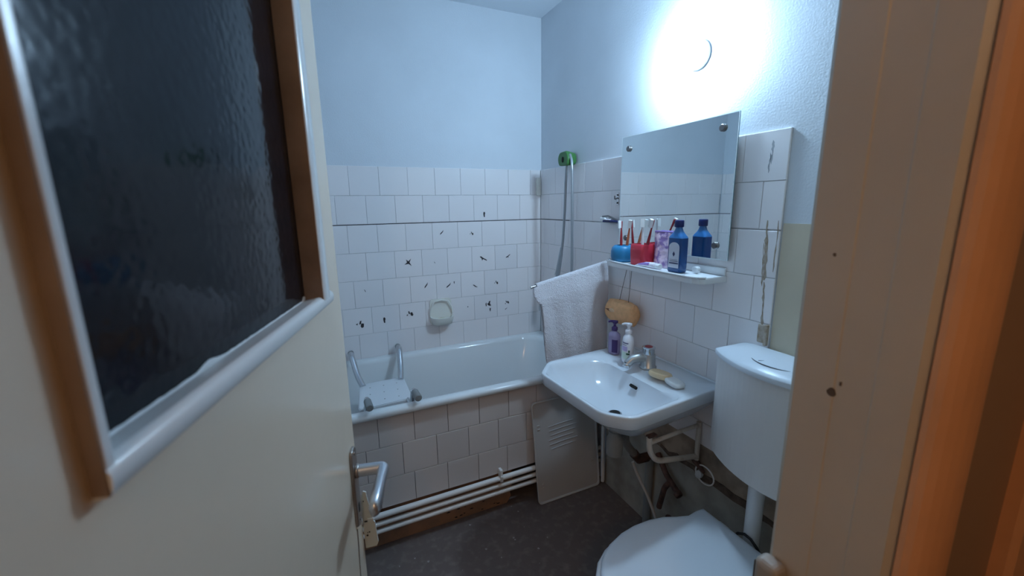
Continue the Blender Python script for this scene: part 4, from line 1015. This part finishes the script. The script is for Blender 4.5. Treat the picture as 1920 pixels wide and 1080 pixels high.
loft(bm, [el(.20, .12, -.33, 0), el(.19, .11, -.33, .02), el(.16, .095, -.32, .12), el(.19, .12, -.34, .22), el(.25, .175, -.375, .33), el(.262, .19, -.38, .372), el(.262, .19, -.38, .3805)]); obj('bowl', bm, M['ceramic'], to)
bm = nb(); cyl(bm, (-.118, YC, .28), (-.16, YC, .28), .034, 16); obj('inlet', bm, M['ceramic'], to)
for y in (YC-.08, YC+.08):
    bm = nb(); bx(bm, (-.142, y-.022, .372), (-.118, y+.022, .409), .005, 2); obj('hinge', bm, M['plastic_white'], to)
ci = thing('cistern', 'white plastic flush cistern with bowed front hung on the right wall', 'cistern', (-.1, -1.64, .65))
def cring(z, s=1.0, bow=1.0, inset=0.0):
    y0, y1 = -1.437-inset, -1.843+inset; out = [V(-.0005, y0, z)]
    for k in range(21):
        t = k/20; y = y0+(y1-y0)*t; x = -.118-.072*bow*math.sin(PI*t)**.85+inset; out.append(V(x, y, z))
    out.append(V(-.0005, y1, z)); return out
bm = nb(); loft(bm, [cring(.652, inset=.006), cring(.658), cring(.99), cring(.9985)], smooth=False)
for f in bm.faces: f.smooth = False
cb = obj('tank', bm, M['cistern_plastic'], ci)
bm = nb()
def lring(z, inset, dome=0.0, s=1.0):
    y0, y1 = -1.431, -1.849; cx, cy = -.085, -1.64; pts = [V(-.0005, y0-.004, z)]
    for k in range(25):
        t = k/24; y = y0+(y1-y0)*t; x = -.124-.078*math.sin(PI*t)**.8; pts.append(V(x, y, z))
    pts.append(V(-.0005, y1+.004, z))
    return [V(cx+(p.x-cx)*s, cy+(p.y-cy)*s, z+dome) for p in pts]
loft(bm, [lring(1.000, 0), lring(1.0125, 0), lring(1.0155, 0, 0, .985), lring(1.022, 0, 0, .90), lring(1.031, 0, 0, .72), lring(1.037, 0, 0, .48), lring(1.040, 0, 0, .2)]); cl_ = obj('tank_lid', bm, M['lid_plastic'], ci)
bm = nb(); ry, rx = .085, .070
tube(bm, [(-.100+rx*math.cos(2*PI*k/40), -1.635+ry*math.sin(2*PI*k/40), 1.0385-.055*(abs(math.cos(2*PI*k/40))**2*rx + abs(math.sin(2*PI*k/40))**2*ry)*1.6) for k in range(41)], .0014, 6, False); obj('button_seam', bm, M['seam'], cl_)
bm = nb(); tube(bm, [(-.155+.11*t/10-.0, -1.60-.07*math.sin(t/10*PI/2), 1.0335+.004*math.sin(t/10*PI)) for t in range(11)], .0011, 6); obj('button_seam', bm, M['seam'], cl_)
bm = nb(); tube(bm, arc_path([(-.085, -1.594, .651), (-.085, -1.594, .34), (-.100, -1.60, .28), (-.117, -1.602, .28)], .06, 6), .0245, 16); fp = tag(obj('flush_pipe', bm, M['plastic_white']), 'white vertical flush pipe between the cistern and the toilet', 'pipe')
bm = nb(); cyl(bm, (-.085, -1.594, .632), (-.085, -1.594, .6515), .032, 18, .003); obj('pipe_nut', bm, M['plastic_white'], fp)
bm = nb(); tube(bm, [(-.128, -1.560, .395), (-.122, -1.572, .416), (-.116, -1.590, .424), (-.113, -1.610, .420), (-.112, -1.632, .405), (-.112, -1.66, .37)], .0045, 8); tag(obj('black_cord', bm, M['black']), 'short black cord curving behind the toilet lid at the flush pipe', 'cord')

# ================================================================ HALL LAMP (behind the camera)
hl = thing('hall_lamp', 'warm lit ball lamp hanging from the hall ceiling', 'lamp', (-1.65, -3.25, 2.2))
bm = nb(); lathe(bm, [(.09*math.sin(PI*k/14), 2.26-.09*math.cos(PI*k/14)) for k in range(1, 14)], (-1.65, -3.25, 0), 22); obj('globe', bm, M['hall_bulb'], hl)
bm = nb(); tube(bm, [(-1.65, -3.25, 2.35), (-1.65, -3.25, ZC)], .006, 8); obj('stem', bm, M['black'], hl)
